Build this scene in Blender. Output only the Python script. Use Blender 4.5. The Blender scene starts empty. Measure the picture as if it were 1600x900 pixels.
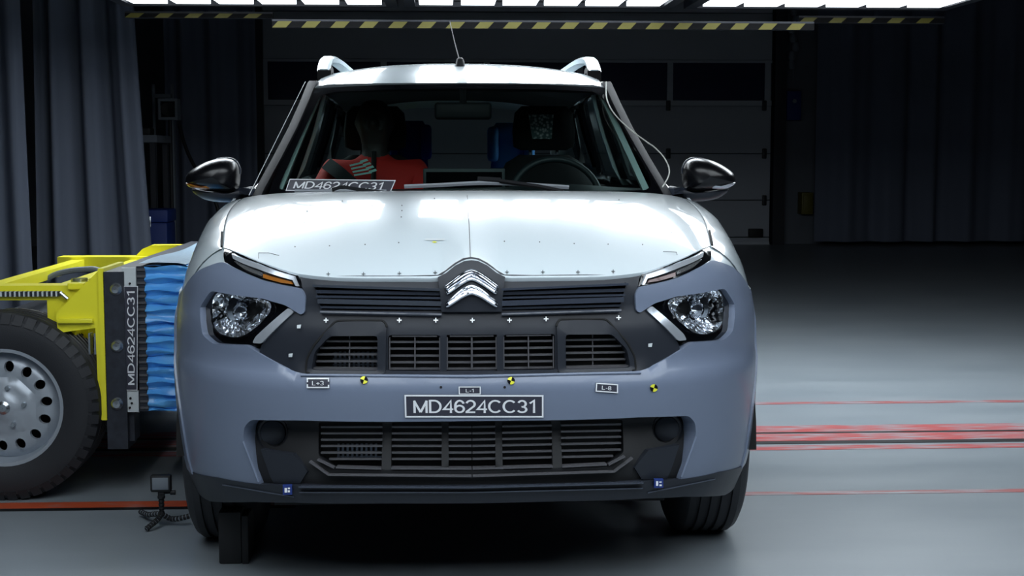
import bpy, bmesh, math, random
import numpy as np
from mathutils import Vector, Matrix
from mathutils.geometry import delaunay_2d_cdt
from mathutils.bvhtree import BVHTree

random.seed(7)
SC = bpy.context.scene
COL = SC.collection
PI = math.pi

# ------------------------------------------------------------------ camera
CAM_LOC = Vector((-0.078, -3.70, 1.235))
FPX = 2189.0
YAW, PITCH = math.atan(109 / FPX), math.atan(208 / FPX)
cd = bpy.data.cameras.new('camera')
cam = bpy.data.objects.new('camera', cd)
COL.objects.link(cam)
cd.sensor_width = 36.0
cd.lens = FPX * 36.0 / 1600.0
cd.clip_end = 200
cam.location = CAM_LOC
cam.rotation_euler = (PI / 2 - PITCH, 0, -YAW)
SC.camera = cam
RM = cam.rotation_euler.to_matrix()

# ------------------------------------------------------------------ light levels
LED_POWER = 3.0
LED_NEAR = 11.0
LED_FRONT = 4.7
w = bpy.data.worlds.new('hall_air')
SC.world = w
w.use_nodes = True
w.node_tree.nodes['Background'].inputs[0].default_value = (0.55, 0.7, 1.0, 1)
w.node_tree.nodes['Background'].inputs[1].default_value = 0.018
SC.view_settings.view_transform = 'Standard'
SC.view_settings.look = 'None'
SC.view_settings.gamma = 1
SC.view_settings.exposure = 0.0
SC.view_settings.use_curve_mapping = False


# ------------------------------------------------------------------ materials
def lin(c):
    return tuple((v / 255 / 12.92) if v / 255 <= .04045 else ((v / 255 + .055) / 1.055) ** 2.4 for v in c)


def mat(name, rgb, rough=.5, metal=0., coat=0., spec=.5, bump=None, emit=None, var=None):
    m = bpy.data.materials.new(name)
    m.use_nodes = True
    nt = m.node_tree
    b = nt.nodes['Principled BSDF']
    c = lin(rgb) + (1,)
    b.inputs['Base Color'].default_value = c
    b.inputs['Roughness'].default_value = rough
    b.inputs['Metallic'].default_value = metal
    b.inputs['Coat Weight'].default_value = coat
    b.inputs['Coat Roughness'].default_value = .04
    b.inputs['Specular IOR Level'].default_value = spec
    if emit:
        b.inputs['Emission Color'].default_value = tuple(emit[:3]) + (1,)
        b.inputs['Emission Strength'].default_value = emit[3]
    if bump or var:
        tc = nt.nodes.new('ShaderNodeTexCoord')
    if bump:
        n = nt.nodes.new('ShaderNodeTexNoise')
        n.inputs['Scale'].default_value = bump[0]
        n.inputs['Detail'].default_value = 4
        bp = nt.nodes.new('ShaderNodeBump')
        bp.inputs['Strength'].default_value = bump[1]
        bp.inputs['Distance'].default_value = bump[2] if len(bump) > 2 else .01
        nt.links.new(tc.outputs['Object'], n.inputs['Vector'])
        nt.links.new(n.outputs['Fac'], bp.inputs['Height'])
        nt.links.new(bp.outputs['Normal'], b.inputs['Normal'])
    if var:
        n2 = nt.nodes.new('ShaderNodeTexNoise')
        n2.inputs['Scale'].default_value = var[0]
        n2.inputs['Detail'].default_value = 5
        r = nt.nodes.new('ShaderNodeValToRGB')
        r.color_ramp.elements[0].position = .3
        r.color_ramp.elements[1].position = .7
        r.color_ramp.elements[0].color = lin(var[1]) + (1,)
        r.color_ramp.elements[1].color = c
        nt.links.new(tc.outputs['Object'], n2.inputs['Vector'])
        nt.links.new(n2.outputs['Fac'], r.inputs['Fac'])
        nt.links.new(r.outputs['Color'], b.inputs['Base Color'])
    return m


def glass_mat(name, tint, refl=.06, rough=.0):
    m = bpy.data.materials.new(name)
    m.use_nodes = True
    nt = m.node_tree
    nt.nodes.clear()
    o = nt.nodes.new('ShaderNodeOutputMaterial')
    t = nt.nodes.new('ShaderNodeBsdfTransparent')
    t.inputs[0].default_value = tint + (1,)
    g = nt.nodes.new('ShaderNodeBsdfGlossy')
    g.inputs['Roughness'].default_value = rough
    f = nt.nodes.new('ShaderNodeFresnel')
    f.inputs['IOR'].default_value = 1.0 + refl * 7
    mx = nt.nodes.new('ShaderNodeMixShader')
    nt.links.new(f.outputs[0], mx.inputs[0])
    nt.links.new(t.outputs[0], mx.inputs[1])
    nt.links.new(g.outputs[0], mx.inputs[2])
    nt.links.new(mx.outputs[0], o.inputs[0])
    return m


M = {}
M['white'] = mat('white_paint', (214, 226, 232), .28, 0, .9)
M['grey'] = mat('grey_bumper_plastic', (112, 123, 144), .32, 0, .25)
M['black'] = mat('black_plastic', (37, 41, 49), .42, spec=.35, bump=(900, .12, .001))
M['black_matte'] = mat('black_matte_plastic', (20, 22, 26), .6)
M['deep'] = mat('deep_black', (6, 7, 9), .8)
M['gloss'] = mat('gloss_black', (10, 11, 15), .09, 0, .6)
M['satin'] = mat('satin_black_trim', (58, 64, 76), .24, 0, .5)
M['pillar'] = mat('pillar_black', (24, 25, 32), .62, spec=.15)
M['mirror_black'] = mat('mirror_shell_black', (17, 18, 22), .26)
M['slat'] = mat('slat_plastic', (84, 84, 88), .38)
M['chrome'] = mat('chrome', (225, 228, 235), .08, 1)
M['chrome_facet'] = mat('reflector_chrome', (245, 248, 252), .10, .92)
M['silver'] = mat('silver_strip', (205, 212, 222), .2, .6)
M['amber'] = mat('amber_lens', (150, 92, 30), .25, 0, .6)
M['amber_dark'] = mat('unlit_indicator', (84, 62, 62), .2, .3, .5)
M['rubber'] = mat('tyre_rubber', (40, 42, 47), .62, bump=(260, .25, .002))
M['wiper'] = mat('wiper_metal', (170, 176, 184), .35, .2)
M['plate'] = mat('dark_label', (52, 53, 66), .5)
M['ink'] = mat('white_lettering', (235, 238, 242), .5)
M['ink_dark'] = mat('dark_mark', (60, 66, 70), .6)
M['yellow'] = mat('yellow_paint', (248, 240, 52), .4, 0, .2)
M['yellow_mark'] = mat('yellow_marker', (226, 226, 60), .5)
M['blue_sheet'] = mat('blue_barrier_sheet', (104, 188, 250), .34, 0, .25, bump=(26, .12, .02), var=(14, (84, 164, 242)))
M['blue_film'] = mat('pale_blue_film', (196, 226, 248), .3, 0, .3, bump=(40, .4, .01))
M['steel'] = mat('dark_steel', (58, 62, 72), .45, .3, var=(30, (46, 49, 57)))
M['zinc'] = mat('zinc_bolt', (190, 196, 202), .25, .9)
M['label_white'] = mat('white_tape', (205, 212, 215), .5)
M['rim'] = mat('rim_silver', (172, 180, 190), .38, .35)
M['interior'] = mat('interior_dark', (16, 19, 23), .65)
M['dash'] = mat('dashboard_plastic', (34, 44, 48), .5)
M['trim_pale'] = mat('pale_pillar_trim', (205, 222, 220), .6)
M['seat'] = mat('seat_fabric', (17, 18, 22), .85)
M['red'] = mat('red_jacket', (196, 34, 26), .75, bump=(30, .3, .01))
M['dummy'] = mat('dummy_skin', (48, 44, 42), .6)
M['belt'] = mat('belt_webbing', (20, 24, 28), .7)
M['mint'] = mat('mint_tape', (170, 225, 215), .5)
M['blue_fabric'] = mat('blue_fabric', (100, 170, 240), .8)
M['navy_fabric'] = mat('navy_fabric', (50, 70, 170), .8)
M['curtain'] = mat('curtain_cloth', (92, 99, 114), .85)
M['curtain_dark'] = mat('dark_curtain_cloth', (104, 112, 130), .9)
M['wall'] = mat('hall_wall', (112, 118, 128), .8, var=(1.5, (98, 104, 114)))
M['ceil'] = mat('hall_ceiling', (24, 26, 30), .9)
M['door_panel'] = mat('door_panel', (186, 192, 202), .6)
M['door_frame'] = mat('door_rail', (190, 196, 205), .5)
M['door_glass'] = mat('door_window', (40, 46, 78), .25)
M['rig'] = mat('rig_frame', (34, 37, 46), .5)
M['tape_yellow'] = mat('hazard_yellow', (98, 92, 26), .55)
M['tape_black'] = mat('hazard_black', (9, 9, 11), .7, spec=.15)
M['cable'] = mat('cable_white', (210, 212, 205), .5)
M['box_grey'] = mat('box_grey', (120, 128, 138), .6)
M['blue_case'] = mat('blue_case', (24, 50, 120), .6)
M['radiator'] = mat('radiator_metal', (92, 100, 112), .4, .6)
M['glass'] = glass_mat('windscreen_glass', (.66, .78, .76), .055)
M['side_glass'] = glass_mat('tinted_side_glass', (.6, .68, .68), .06)
M['lens'] = glass_mat('clear_lens', (.93, .95, .97), .05)


def led_mat(name, s):
    m = bpy.data.materials.new(name)
    m.use_nodes = True
    nt = m.node_tree
    nt.nodes.clear()
    o = nt.nodes.new('ShaderNodeOutputMaterial')
    e = nt.nodes.new('ShaderNodeEmission')
    e.inputs[0].default_value = (.86, .94, 1.0, 1)
    e.inputs[1].default_value = s
    nt.links.new(e.outputs[0], o.inputs[0])
    return m


M['led'] = led_mat('led_diffuser', LED_POWER)
M['led_front'] = led_mat('led_diffuser_ahead', LED_FRONT)
M['led_near'] = led_mat('led_diffuser_over_car', LED_NEAR)


def floor_mat():
    m = mat('epoxy_floor', (118, 126, 132), .34, 0, .0, spec=.5)
    nt = m.node_tree
    b = nt.nodes['Principled BSDF']
    tc = nt.nodes.new('ShaderNodeTexCoord')
    mp = nt.nodes.new('ShaderNodeMapping')
    mp.inputs['Scale'].default_value = (.5, 1.6, 1)
    n = nt.nodes.new('ShaderNodeTexNoise')
    n.inputs['Scale'].default_value = 2.2
    n.inputs['Detail'].default_value = 7
    r = nt.nodes.new('ShaderNodeValToRGB')
    r.color_ramp.elements[0].position = .32
    r.color_ramp.elements[1].position = .68
    r.color_ramp.elements[0].color = lin((130, 139, 146)) + (1,)
    r.color_ramp.elements[1].color = lin((144, 152, 158)) + (1,)
    rr = nt.nodes.new('ShaderNodeMapRange')
    rr.inputs[3].default_value = .28
    rr.inputs[4].default_value = .42
    nt.links.new(tc.outputs['Object'], mp.inputs[0])
    nt.links.new(mp.outputs[0], n.inputs['Vector'])
    nt.links.new(n.outputs['Fac'], r.inputs['Fac'])
    nt.links.new(n.outputs['Fac'], rr.inputs[0])
    nt.links.new(rr.outputs[0], b.inputs['Roughness'])
    nt.links.new(r.outputs['Color'], b.inputs['Base Color'])
    return m


def paint_line_mat(name, rgb, floor_rgb=(150, 157, 163), wear=.42):
    m = mat(name, rgb, .45)
    nt = m.node_tree
    b = nt.nodes['Principled BSDF']
    tc = nt.nodes.new('ShaderNodeTexCoord')
    mp = nt.nodes.new('ShaderNodeMapping')
    mp.inputs['Scale'].default_value = (1.2, 9, 1)
    n = nt.nodes.new('ShaderNodeTexNoise')
    n.inputs['Scale'].default_value = 4
    n.inputs['Detail'].default_value = 8
    r = nt.nodes.new('ShaderNodeValToRGB')
    r.color_ramp.elements[0].position = wear
    r.color_ramp.elements[1].position = wear + .2
    r.color_ramp.elements[0].color = lin(floor_rgb) + (1,)
    r.color_ramp.elements[1].color = lin(rgb) + (1,)
    nt.links.new(tc.outputs['Object'], mp.inputs[0])
    nt.links.new(mp.outputs[0], n.inputs['Vector'])
    nt.links.new(n.outputs['Fac'], r.inputs['Fac'])
    nt.links.new(r.outputs['Color'], b.inputs['Base Color'])
    return m


M['floor'] = floor_mat()
M['line_red'] = paint_line_mat('worn_red_paint', (176, 74, 74), wear=.36)
M['line_thin'] = paint_line_mat('worn_thin_red_paint', (160, 84, 84), wear=.36)
M['line_orange'] = paint_line_mat('orange_paint', (190, 82, 48), wear=.25)
M['slot'] = mat('floor_slot', (12, 13, 16), .5)


def speckle_mat():
    m = mat('speckled_gap_light', (40, 60, 62), .35)  # pale speckle painted in for light seen through the headrest opening
    nt = m.node_tree
    b = nt.nodes['Principled BSDF']
    tc = nt.nodes.new('ShaderNodeTexCoord')
    v = nt.nodes.new('ShaderNodeTexVoronoi')
    v.inputs['Scale'].default_value = 75
    r = nt.nodes.new('ShaderNodeValToRGB')
    r.color_ramp.elements[0].position = .25
    r.color_ramp.elements[1].position = .55
    r.color_ramp.elements[0].color = lin((240, 250, 248)) + (1,)
    r.color_ramp.elements[1].color = lin((90, 120, 120)) + (1,)
    nt.links.new(tc.outputs['Object'], v.inputs['Vector'])
    nt.links.new(v.outputs['Distance'], r.inputs['Fac'])
    nt.links.new(r.outputs['Color'], b.inputs['Base Color'])
    return m


M['speckle'] = speckle_mat()

# ------------------------------------------------------------------ mesh helpers


class MB:
    def __init__(s):
        s.v, s.f, s.m = [], [], []

    def add(s, verts, faces, mi=0):
        o = len(s.v)
        s.v += [Vector(p) for p in verts]
        s.f += [[i + o for i in f] for f in faces]
        s.m += [mi] * len(faces)
        return s

    def grid(s, rows, mi=0, close=False, closeu=False):
        n, k = len(rows), len(rows[0])
        fs = []
        for i in range(n - 1 + (1 if close else 0)):
            for j in range(k - 1 + (1 if closeu else 0)):
                a, b = i % n, (i + 1) % n
                c, d = j % k, (j + 1) % k
                fs.append([a * k + c, a * k + d, b * k + d, b * k + c])
        return s.add([p for r in rows for p in r], fs, mi)

    def box(s, lo, hi, mi=0, bev=0.0):
        lo, hi = Vector(lo), Vector(hi)
        if bev <= 0:
            x0, y0, z0 = lo
            x1, y1, z1 = hi
            vs = [(x0, y0, z0), (x1, y0, z0), (x1, y1, z0), (x0, y1, z0), (x0, y0, z1), (x1, y0, z1), (x1, y1, z1), (x0, y1, z1)]
            fs = [[3, 2, 1, 0], [4, 5, 6, 7], [0, 1, 5, 4], [1, 2, 6, 5], [2, 3, 7, 6], [3, 0, 4, 7]]
            return s.add(vs, fs, mi)
        bm = bmesh.new()
        bmesh.ops.create_cube(bm, size=1)
        for v in bm.verts:
            v.co = Vector(((lo[i] + hi[i]) / 2 + v.co[i] * (hi[i] - lo[i]) for i in range(3)))
        bmesh.ops.bevel(bm, geom=bm.edges[:] + bm.verts[:], offset=bev, segments=2, affect='EDGES', profile=.5)
        bm.verts.index_update()
        s.add([v.co.copy() for v in bm.verts], [[v.index for v in f.verts] for f in bm.faces], mi)
        bm.free()
        return s

    def tube(s, pts, r, n=8, mi=0, caps=True):
        pts = [Vector(p) for p in pts]
        rs = r if isinstance(r, (list, tuple)) else [r] * len(pts)
        rows = []
        up = None
        for i, p in enumerate(pts):
            t = (pts[min(i + 1, len(pts) - 1)] - pts[max(i - 1, 0)]).normalized()
            if up is None:
                up = Vector((0, 0, 1)) if abs(t.z) < .9 else Vector((0, 1, 0))
            a = t.cross(up).normalized()
            b = a.cross(t).normalized()
            up = b
            rows.append([p + (a * math.cos(2 * PI * k / n) + b * math.sin(2 * PI * k / n)) * rs[i] for k in range(n)])
        o = len(s.v)
        s.grid(rows, mi, closeu=True)
        if caps:
            s.f.append([o + k for k in range(n)][::-1])
            s.f.append([o + (len(pts) - 1) * n + k for k in range(n)])
            s.m += [mi, mi]
        return s

    def lathe(s, prof, c, axis='x', n=32, mi=0):
        # prof: (radius, along)
        rows = []
        c = Vector(c)
        for k in range(n):
            a = 2 * PI * k / n
            row = []
            for r, h in prof:
                u, v = r * math.cos(a), r * math.sin(a)
                row.append(c + (Vector((h, u, v)) if axis == 'x' else Vector((v, h, u)) if axis == 'y' else Vector((u, v, h))))
            rows.append(row)
        return s.grid(rows, mi, close=True)

    def sweep(s, pts, prof, upv=(0, 0, 1), mi=0, scale=None):
        # prof: closed list of (side, up)
        pts = [Vector(p) for p in pts]
        upv = Vector(upv)
        rows = []
        for i, p in enumerate(pts):
            t = (pts[min(i + 1, len(pts) - 1)] - pts[max(i - 1, 0)]).normalized()
            a = t.cross(upv).normalized()
            b = a.cross(t).normalized()
            k = scale[i] if scale else 1
            rows.append([p + a * (u * k) + b * (v * k) for u, v in prof])
        o, n = len(s.v), len(prof)
        s.grid(rows, mi, closeu=True)
        s.f.append([o + k for k in range(n)][::-1])
        s.f.append([o + (len(pts) - 1) * n + k for k in range(n)])
        s.m += [mi, mi]
        return s

    def prism(s, poly, y0, y1, mi=0, axis='y'):
        # poly in (a,b); extruded along axis
        def P(a, b, h):
            return (a, h, b) if axis == 'y' else (h, a, b) if axis == 'x' else (a, b, h)
        n = len(poly)
        vs = [P(a, b, y0) for a, b in poly] + [P(a, b, y1) for a, b in poly]
        fs = [list(range(n)), list(range(2 * n - 1, n - 1, -1))] + [[i, (i + 1) % n, n + (i + 1) % n, n + i] for i in range(n)]
        return s.add(vs, fs, mi)


WLOC = {}
MESHES = {}


def obj(name, mb, m, parent=None, smooth=35, fix=True, label=None, face=None):
    mats = m if isinstance(m, (list, tuple)) else [m]
    me = bpy.data.meshes.new(name)
    lo = Vector((min(v[i] for v in mb.v) for i in range(3)))
    hi = Vector((max(v[i] for v in mb.v) for i in range(3)))
    c = (lo + hi) / 2
    if parent is None:
        c.z = lo.z
    me.from_pydata([v - c for v in mb.v], [], mb.f)
    for i, p in enumerate(me.polygons):
        p.material_index = mb.m[i]
    for k in mats:
        me.materials.append(M[k])
    if fix:
        bm = bmesh.new()
        bm.from_mesh(me)
        bmesh.ops.recalc_face_normals(bm, faces=bm.faces)
        if face is not None:
            fv = Vector(face)
            if sum(f.normal.dot(fv) * f.calc_area() for f in bm.faces) < 0:
                bmesh.ops.reverse_faces(bm, faces=bm.faces)
        bm.to_mesh(me)
        bm.free()
    if smooth:
        me.shade_smooth()
        me.set_sharp_from_angle(angle=math.radians(smooth))
    o = bpy.data.objects.new(name, me)
    COL.objects.link(o)
    if parent is not None:
        o.parent = parent
        o.location = c - WLOC[parent.name]
    else:
        o.location = c
    WLOC[o.name] = c
    if label:
        o['label'] = label
    return o


def thing(name, label, cat, loc, group=None):
    o = bpy.data.objects.new(name, None)
    COL.objects.link(o)
    o.location = loc
    o.empty_display_size = .1
    WLOC[o.name] = Vector(loc)
    o['label'] = label
    o['category'] = cat
    if group:
        o['group'] = group
    return o


def tag(o, label, cat, group=None, kind=None):
    if label:
        o['label'] = label
    if cat:
        o['category'] = cat
    if group:
        o['group'] = group
    if kind:
        o['kind'] = kind
    return o


def dup(src, loc):
    r = src.copy()
    COL.objects.link(r)
    r.location = loc
    WLOC[r.name] = Vector(loc)
    for ch in list(src.children):
        c = ch.copy()
        COL.objects.link(c)
        c.parent = r
        for g in list(ch.children):
            d = g.copy()
            COL.objects.link(d)
            d.parent = c
    return r


# ------------------------------------------------------------------ sight lines -> points of the place
def ray(px, py):
    d = RM @ Vector((px - 800, 450 - py, -FPX))
    return CAM_LOC, d.normalized()


def at_y(px, py, y):
    o, d = ray(px, py)
    return o + d * ((y - o.y) / d.y)


def at_z(px, py, z):
    o, d = ray(px, py)
    return o + d * ((z - o.z) / d.z)


def hermite(tab):
    xs = [a for a, b in tab]
    ys = [b for a, b in tab]
    n = len(xs)
    ms = []
    for i in range(n):
        if i == 0:
            ms.append((ys[1] - ys[0]) / (xs[1] - xs[0]))
        elif i == n - 1:
            ms.append((ys[-1] - ys[-2]) / (xs[-1] - xs[-2]))
        else:
            a = (ys[i] - ys[i - 1]) / (xs[i] - xs[i - 1])
            b = (ys[i + 1] - ys[i]) / (xs[i + 1] - xs[i])
            ms.append(0 if a * b <= 0 else 2 * a * b / (a + b))

    def f(x):
        if x <= xs[0]:
            return ys[0]
        if x >= xs[-1]:
            return ys[-1]
        i = max(k for k in range(n - 1) if xs[k] <= x)
        h = xs[i + 1] - xs[i]
        t = (x - xs[i]) / h
        return ((2 * t**3 - 3 * t**2 + 1) * ys[i] + (t**3 - 2 * t**2 + t) * h * ms[i]
                + (-2 * t**3 + 3 * t**2) * ys[i + 1] + (t**3 - t**2) * h * ms[i + 1])
    return f


# nose of the car: superellipse in plan, profile Y0 in side view, half width WZ by height
Y0 = hermite([(.15, .12), (.25, .07), (.30, .035), (.36, .02), (.5, .008), (.6, 0), (.630, .002), (.643, .009), (.656, .026), (.74, .031), (.77, .034), (.805, .050), (.815, .052), (.86, .055), (.9, .065), (.96, .11), (1.02, .2)])
WZ = hermite([(.10, .80), (.20, .858), (.29, .880), (.375, .892), (.53, .901), (.73, .904), (.80, .899), (.846, .891), (.90, .872), (.95, .84), (.98, .80), (1.02, .72)])
PX, QX, YD = 3.3, 2.2, .75


def F(x, z):
    r = min(abs(x) / WZ(z), 1.0)
    return Y0(z) + YD * (1 - (1 - r**PX) ** (1 / QX))


def to_t(x, z):
    r = min(abs(x) / WZ(z), .99995)
    return math.copysign(math.asin(r ** (PX / 2)), x)


def nose(t, z, off=0.):
    def P(t):
        a = min(abs(t), PI / 2)
        return Vector((math.copysign(WZ(z) * math.sin(a) ** (2 / PX), t), Y0(z) + YD * (1 - max(math.cos(a), 0) ** (2 / QX)), z))
    p = P(t)
    if off:
        x, e = p.x, .004
        if abs(t) > PI / 2 - .03:
            n = Vector((math.copysign(1, t), -.05, 0))
        else:
            s = (F(x + e, z) - F(x - e, z)) / (2 * e)
            n = Vector((s, -1, 0))
        p = p + n.normalized() * off
    return p


def on_F(px, py, off=0.):
    o, d = ray(px, py)
    y = -.3
    prev = None
    while y < 1.0:
        t = (y - o.y) / d.y
        p = o + d * t
        g = p.y - F(p.x, p.z) if abs(p.x) < WZ(p.z) else -1
        if g >= 0:
            break
        prev = y
        y += .02
    else:
        p = at_y(px, py, .47)
        x = math.copysign(WZ(p.z) * .99995, p.x)
        return Vector((x, F(x, p.z), p.z))
    a, b = prev, y
    for _ in range(24):
        m = (a + b) / 2
        p = o + d * ((m - o.y) / d.y)
        if abs(p.x) < WZ(p.z) and p.y - F(p.x, p.z) >= 0:
            b = m
        else:
            a = m
    p = o + d * ((b - o.y) / d.y)
    if off:
        return nose(to_t(p.x, p.z), p.z, off)
    return p


# windscreen plane with crown
def G(x, z):
    return 1.20 + 1.713 * (z - 1.06) + .22 * x * x


def on_fn(px, py, fn, off=0.):
    o, d = ray(px, py)
    y = 1.5
    for _ in range(40):
        p = o + d * ((y - o.y) / d.y)
        y = y + .6 * (fn(p.x, p.z) - y) * .7
    p = o + d * ((y - o.y) / d.y)
    if off:
        n = Vector((.44 * p.x, -1, 1.713)).normalized()
        p = p + n * off
    return p


def on_G(px, py, off=0.):
    return on_fn(px, py, G, off)


def bez(poly, n=5, closed=True):
    """round a polygon with Catmull-Rom"""
    P = [Vector(p) for p in poly]
    out = []
    k = len(P)
    for i in range(k if closed else k - 1):
        p0 = P[(i - 1) % k] if closed or i > 0 else P[0]
        p1, p2 = P[i], P[(i + 1) % k]
        p3 = P[(i + 2) % k] if closed or i + 2 < k else P[-1]
        for j in range(n):
            t = j / n
            out.append(.5 * ((2 * p1) + (p2 - p0) * t + (2 * p0 - 5 * p1 + 4 * p2 - p3) * t * t + (3 * p1 - p0 - 3 * p2 + p3) * t**3))
    if not closed:
        out.append(P[-1])
    return out


def chamfer(poly, r=6, n=3):
    """round each corner of a pixel polygon by radius r"""
    P = [Vector(p) for p in poly]
    out = []
    k = len(P)
    for i in range(k):
        a, b, c = P[i - 1], P[i], P[(i + 1) % k]
        d1, d2 = (a - b), (c - b)
        q = min(r, d1.length * .45, d2.length * .45)
        if q < .3:
            out.append(b)
            continue
        s, e = b + d1.normalized() * q, b + d2.normalized() * q
        for j in range(n + 1):
            t = j / n
            out.append((1 - t)**2 * s + 2 * t * (1 - t) * b + t * t * e)
    return out


def subdiv(poly, step):
    out = []
    k = len(poly)
    for i in range(k):
        a, b = Vector(poly[i]), Vector(poly[(i + 1) % k])
        n = max(1, int(math.ceil((b - a).length / step)))
        for j in range(n):
            out.append(a + (b - a) * (j / n))
    return out


def inside(P, poly):
    x, y = P[:, 0], P[:, 1]
    c = np.zeros(len(P), bool)
    q = np.array([(p[0], p[1]) for p in poly])
    j = len(q) - 1
    for i in range(len(q)):
        xi, yi = q[i]
        xj, yj = q[j]
        if yi != yj:
            c ^= ((yi > y) != (yj > y)) & (x < (xj - xi) * (y - yi) / (yj - yi) + xi)
        j = i
    return c


def near(P, polys, d):
    m = np.full(len(P), 1e9)
    for poly in polys:
        q = np.array([(p[0], p[1]) for p in poly])
        r = np.roll(q, -1, 0)
        for a, b in zip(q, r):
            ab = b - a
            L = max(ab @ ab, 1e-12)
            t = np.clip(((P - a) @ ab) / L, 0, 1)
            m = np.minimum(m, np.hypot(*(P - a - t[:, None] * ab).T))
    return m < d


def sheet(outer, holes=(), place=nose, off=0., thick=.012, grid=.04, rim=True, mb=None, mi=0):
    """a curved sheet: a polygon (with holes) in the surface's own two coordinates"""
    outer = subdiv(outer, grid * .8)
    holes = [subdiv(h, grid * .8) for h in holes]
    q = np.array([(p[0], p[1]) for p in outer])
    lo, hi = q.min(0), q.max(0)
    gx, gy = np.meshgrid(np.arange(lo[0] + grid / 2, hi[0], grid), np.arange(lo[1] + grid / 2, hi[1], grid))
    P = np.c_[gx.ravel(), gy.ravel()]
    if len(P):
        keep = inside(P, outer)
        for h in holes:
            keep &= ~inside(P, h)
        P = P[keep]
        if len(P):
            P = P[~near(P, [outer] + holes, grid * .4)]
    vs, es = [], []
    for loop in [outer] + holes:
        o = len(vs)
        vs += [Vector((p[0], p[1])) for p in loop]
        es += [(o + i, o + (i + 1) % len(loop)) for i in range(len(loop))]
    vs += [Vector(p) for p in P]
    rv, re, rf, _, _, _ = delaunay_2d_cdt(vs, es, [], 0, 1e-6)
    C = np.array([[sum(rv[i][k] for i in f) / len(f) for k in (0, 1)] for f in rf])
    ok = inside(C, outer)
    for h in holes:
        ok &= ~inside(C, h)
    rf = [f for f, o_ in zip(rf, ok) if o_]
    used = sorted({i for f in rf for i in f})
    ix = {u: k for k, u in enumerate(used)}
    V = [place(rv[u][0], rv[u][1], off) for u in used]
    Fs = [[ix[i] for i in f] for f in rf]
    if rim and thick:
        cnt = {}
        for f in Fs:
            for a, b in zip(f, f[1:] + f[:1]):
                if (b, a) in cnt:
                    del cnt[(b, a)]
                else:
                    cnt[(a, b)] = 1
        bv = {}
        for a, b in cnt:
            for k in (a, b):
                if k not in bv:
                    bv[k] = len(V)
                    u = used[k]
                    V.append(place(rv[u][0], rv[u][1], off - thick))
        Fs += [[b, a, bv[a], bv[b]] for a, b in cnt]
    mb = mb or MB()
    return mb.add(V, Fs, mi)


def F2(pxs):
    """pixel outline -> (t, z) on the nose"""
    out = []
    for p in pxs:
        q = on_F(p[0], p[1])
        out.append(Vector((to_t(q.x, q.z), q.z)))
    return out


def t_cap(poly):
    """end the bumper skin ahead of the wheel opening"""
    out = []
    for p in poly:
        m = float(np.interp(p[1], [.2, .5, .64, .74, .80], [1.26, 1.23, 1.26, 1.34, 1.38]))
        out.append(Vector((max(-m, min(m, p[0])), p[1])))
    return out


def mir(poly):
    return [Vector((-p[0], p[1])) for p in poly][::-1]


def clear_mid(poly):
    return poly


# text
def arc(cx, cy, rx, ry, a0, a1, n=14):
    return [(cx + rx * math.cos(math.radians(a0 + (a1 - a0) * i / n)), cy + ry * math.sin(math.radians(a0 + (a1 - a0) * i / n))) for i in range(n + 1)]


# strokes of a plain grotesque alphabet: (advance width, centre lines), cap height 1
GLYPH = {
    'M': (.86, [[(.07, 0), (.07, .94)], [(.05, .94), (.40, .05)], [(.40, .05), (.75, .94)], [(.73, .94), (.73, 0)]]),
    'D': (.76, [[(.07, .0), (.07, 1.0)], [(.07, .945), (.32, .945)] + arc(.30, .5, .34, .445, 90, -90)[1:] + [(.07, .055)]]),
    '4': (.62, [[(.45, 0), (.45, .93), (.06, .28), (.58, .28)]]),
    '6': (.62, [arc(.31, .31, .235, .255, 0, 360, 24), [(.075, .31)] + arc(.32, .52, .245, .425, 180, 28)]),
    '2': (.62, [arc(.30, .68, .225, .265, 165, -38) + [(.08, .10), (.08, .055), (.55, .055)]]),
    'C': (.80, [arc(.42, .5, .34, .445, 42, 318, 24)]),
    '3': (.62, [arc(.29, .705, .205, .24, 160, -90), [(.26, .47)] + arc(.29, .265, .235, .21, 90, -160)]),
    '1': (.50, [[(.33, 0), (.33, .96), (.10, .74)]]),
    'L': (.64, [[(.09, 1), (.09, .055), (.56, .055)]]),
    '-': (.40, [[(.06, .36), (.34, .36)]]),
    '+': (.66, [[(.06, .42), (.60, .42)], [(.33, .15), (.33, .69)]]),
    '8': (.62, [arc(.31, .72, .2, .225, 0, 360, 20), arc(.31, .26, .235, .22, 0, 360, 20)]),
}


def text_shapes(s, w_=.064):
    vs, fs, x = [], [], 0
    for ch in s:
        adv, strokes = GLYPH[ch]
        for st in strokes:
            P = [Vector((x + a, b)) for a, b in st]
            closed = (P[0] - P[-1]).length < 1e-5
            if closed:
                P = P[:-1]
            n = len(P)
            L, R = [], []
            for i in range(n):
                d0 = (P[i] - P[i - 1]) if (i > 0 or closed) else (P[1] - P[0])
                d1 = (P[(i + 1) % n] - P[i]) if (i < n - 1 or closed) else (P[-1] - P[-2])
                d0, d1 = d0.normalized(), d1.normalized()
                n0, n1 = Vector((-d0.y, d0.x)), Vector((-d1.y, d1.x))
                m = (n0 + n1)
                m = m.normalized() if m.length > 1e-4 else n0
                k = min(1 / max(m.dot(n0), .3), 1.9)
                L.append(P[i] + m * w_ * k)
                R.append(P[i] - m * w_ * k)
            o = len(vs)
            for a, b in zip(L, R):
                vs += [a, b]
            for i in range(n if closed else n - 1):
                j = (i + 1) % n
                fs.append([o + 2 * i, o + 2 * i + 1, o + 2 * j + 1, o + 2 * j])
        x += adv
    x0, x1 = min(v.x for v in vs), max(v.x for v in vs)
    y0, y1 = min(v.y for v in vs), max(v.y for v in vs)
    return [((v.x - x0) / (x1 - x0), (v.y - y0) / (y1 - y0)) for v in vs], fs


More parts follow.
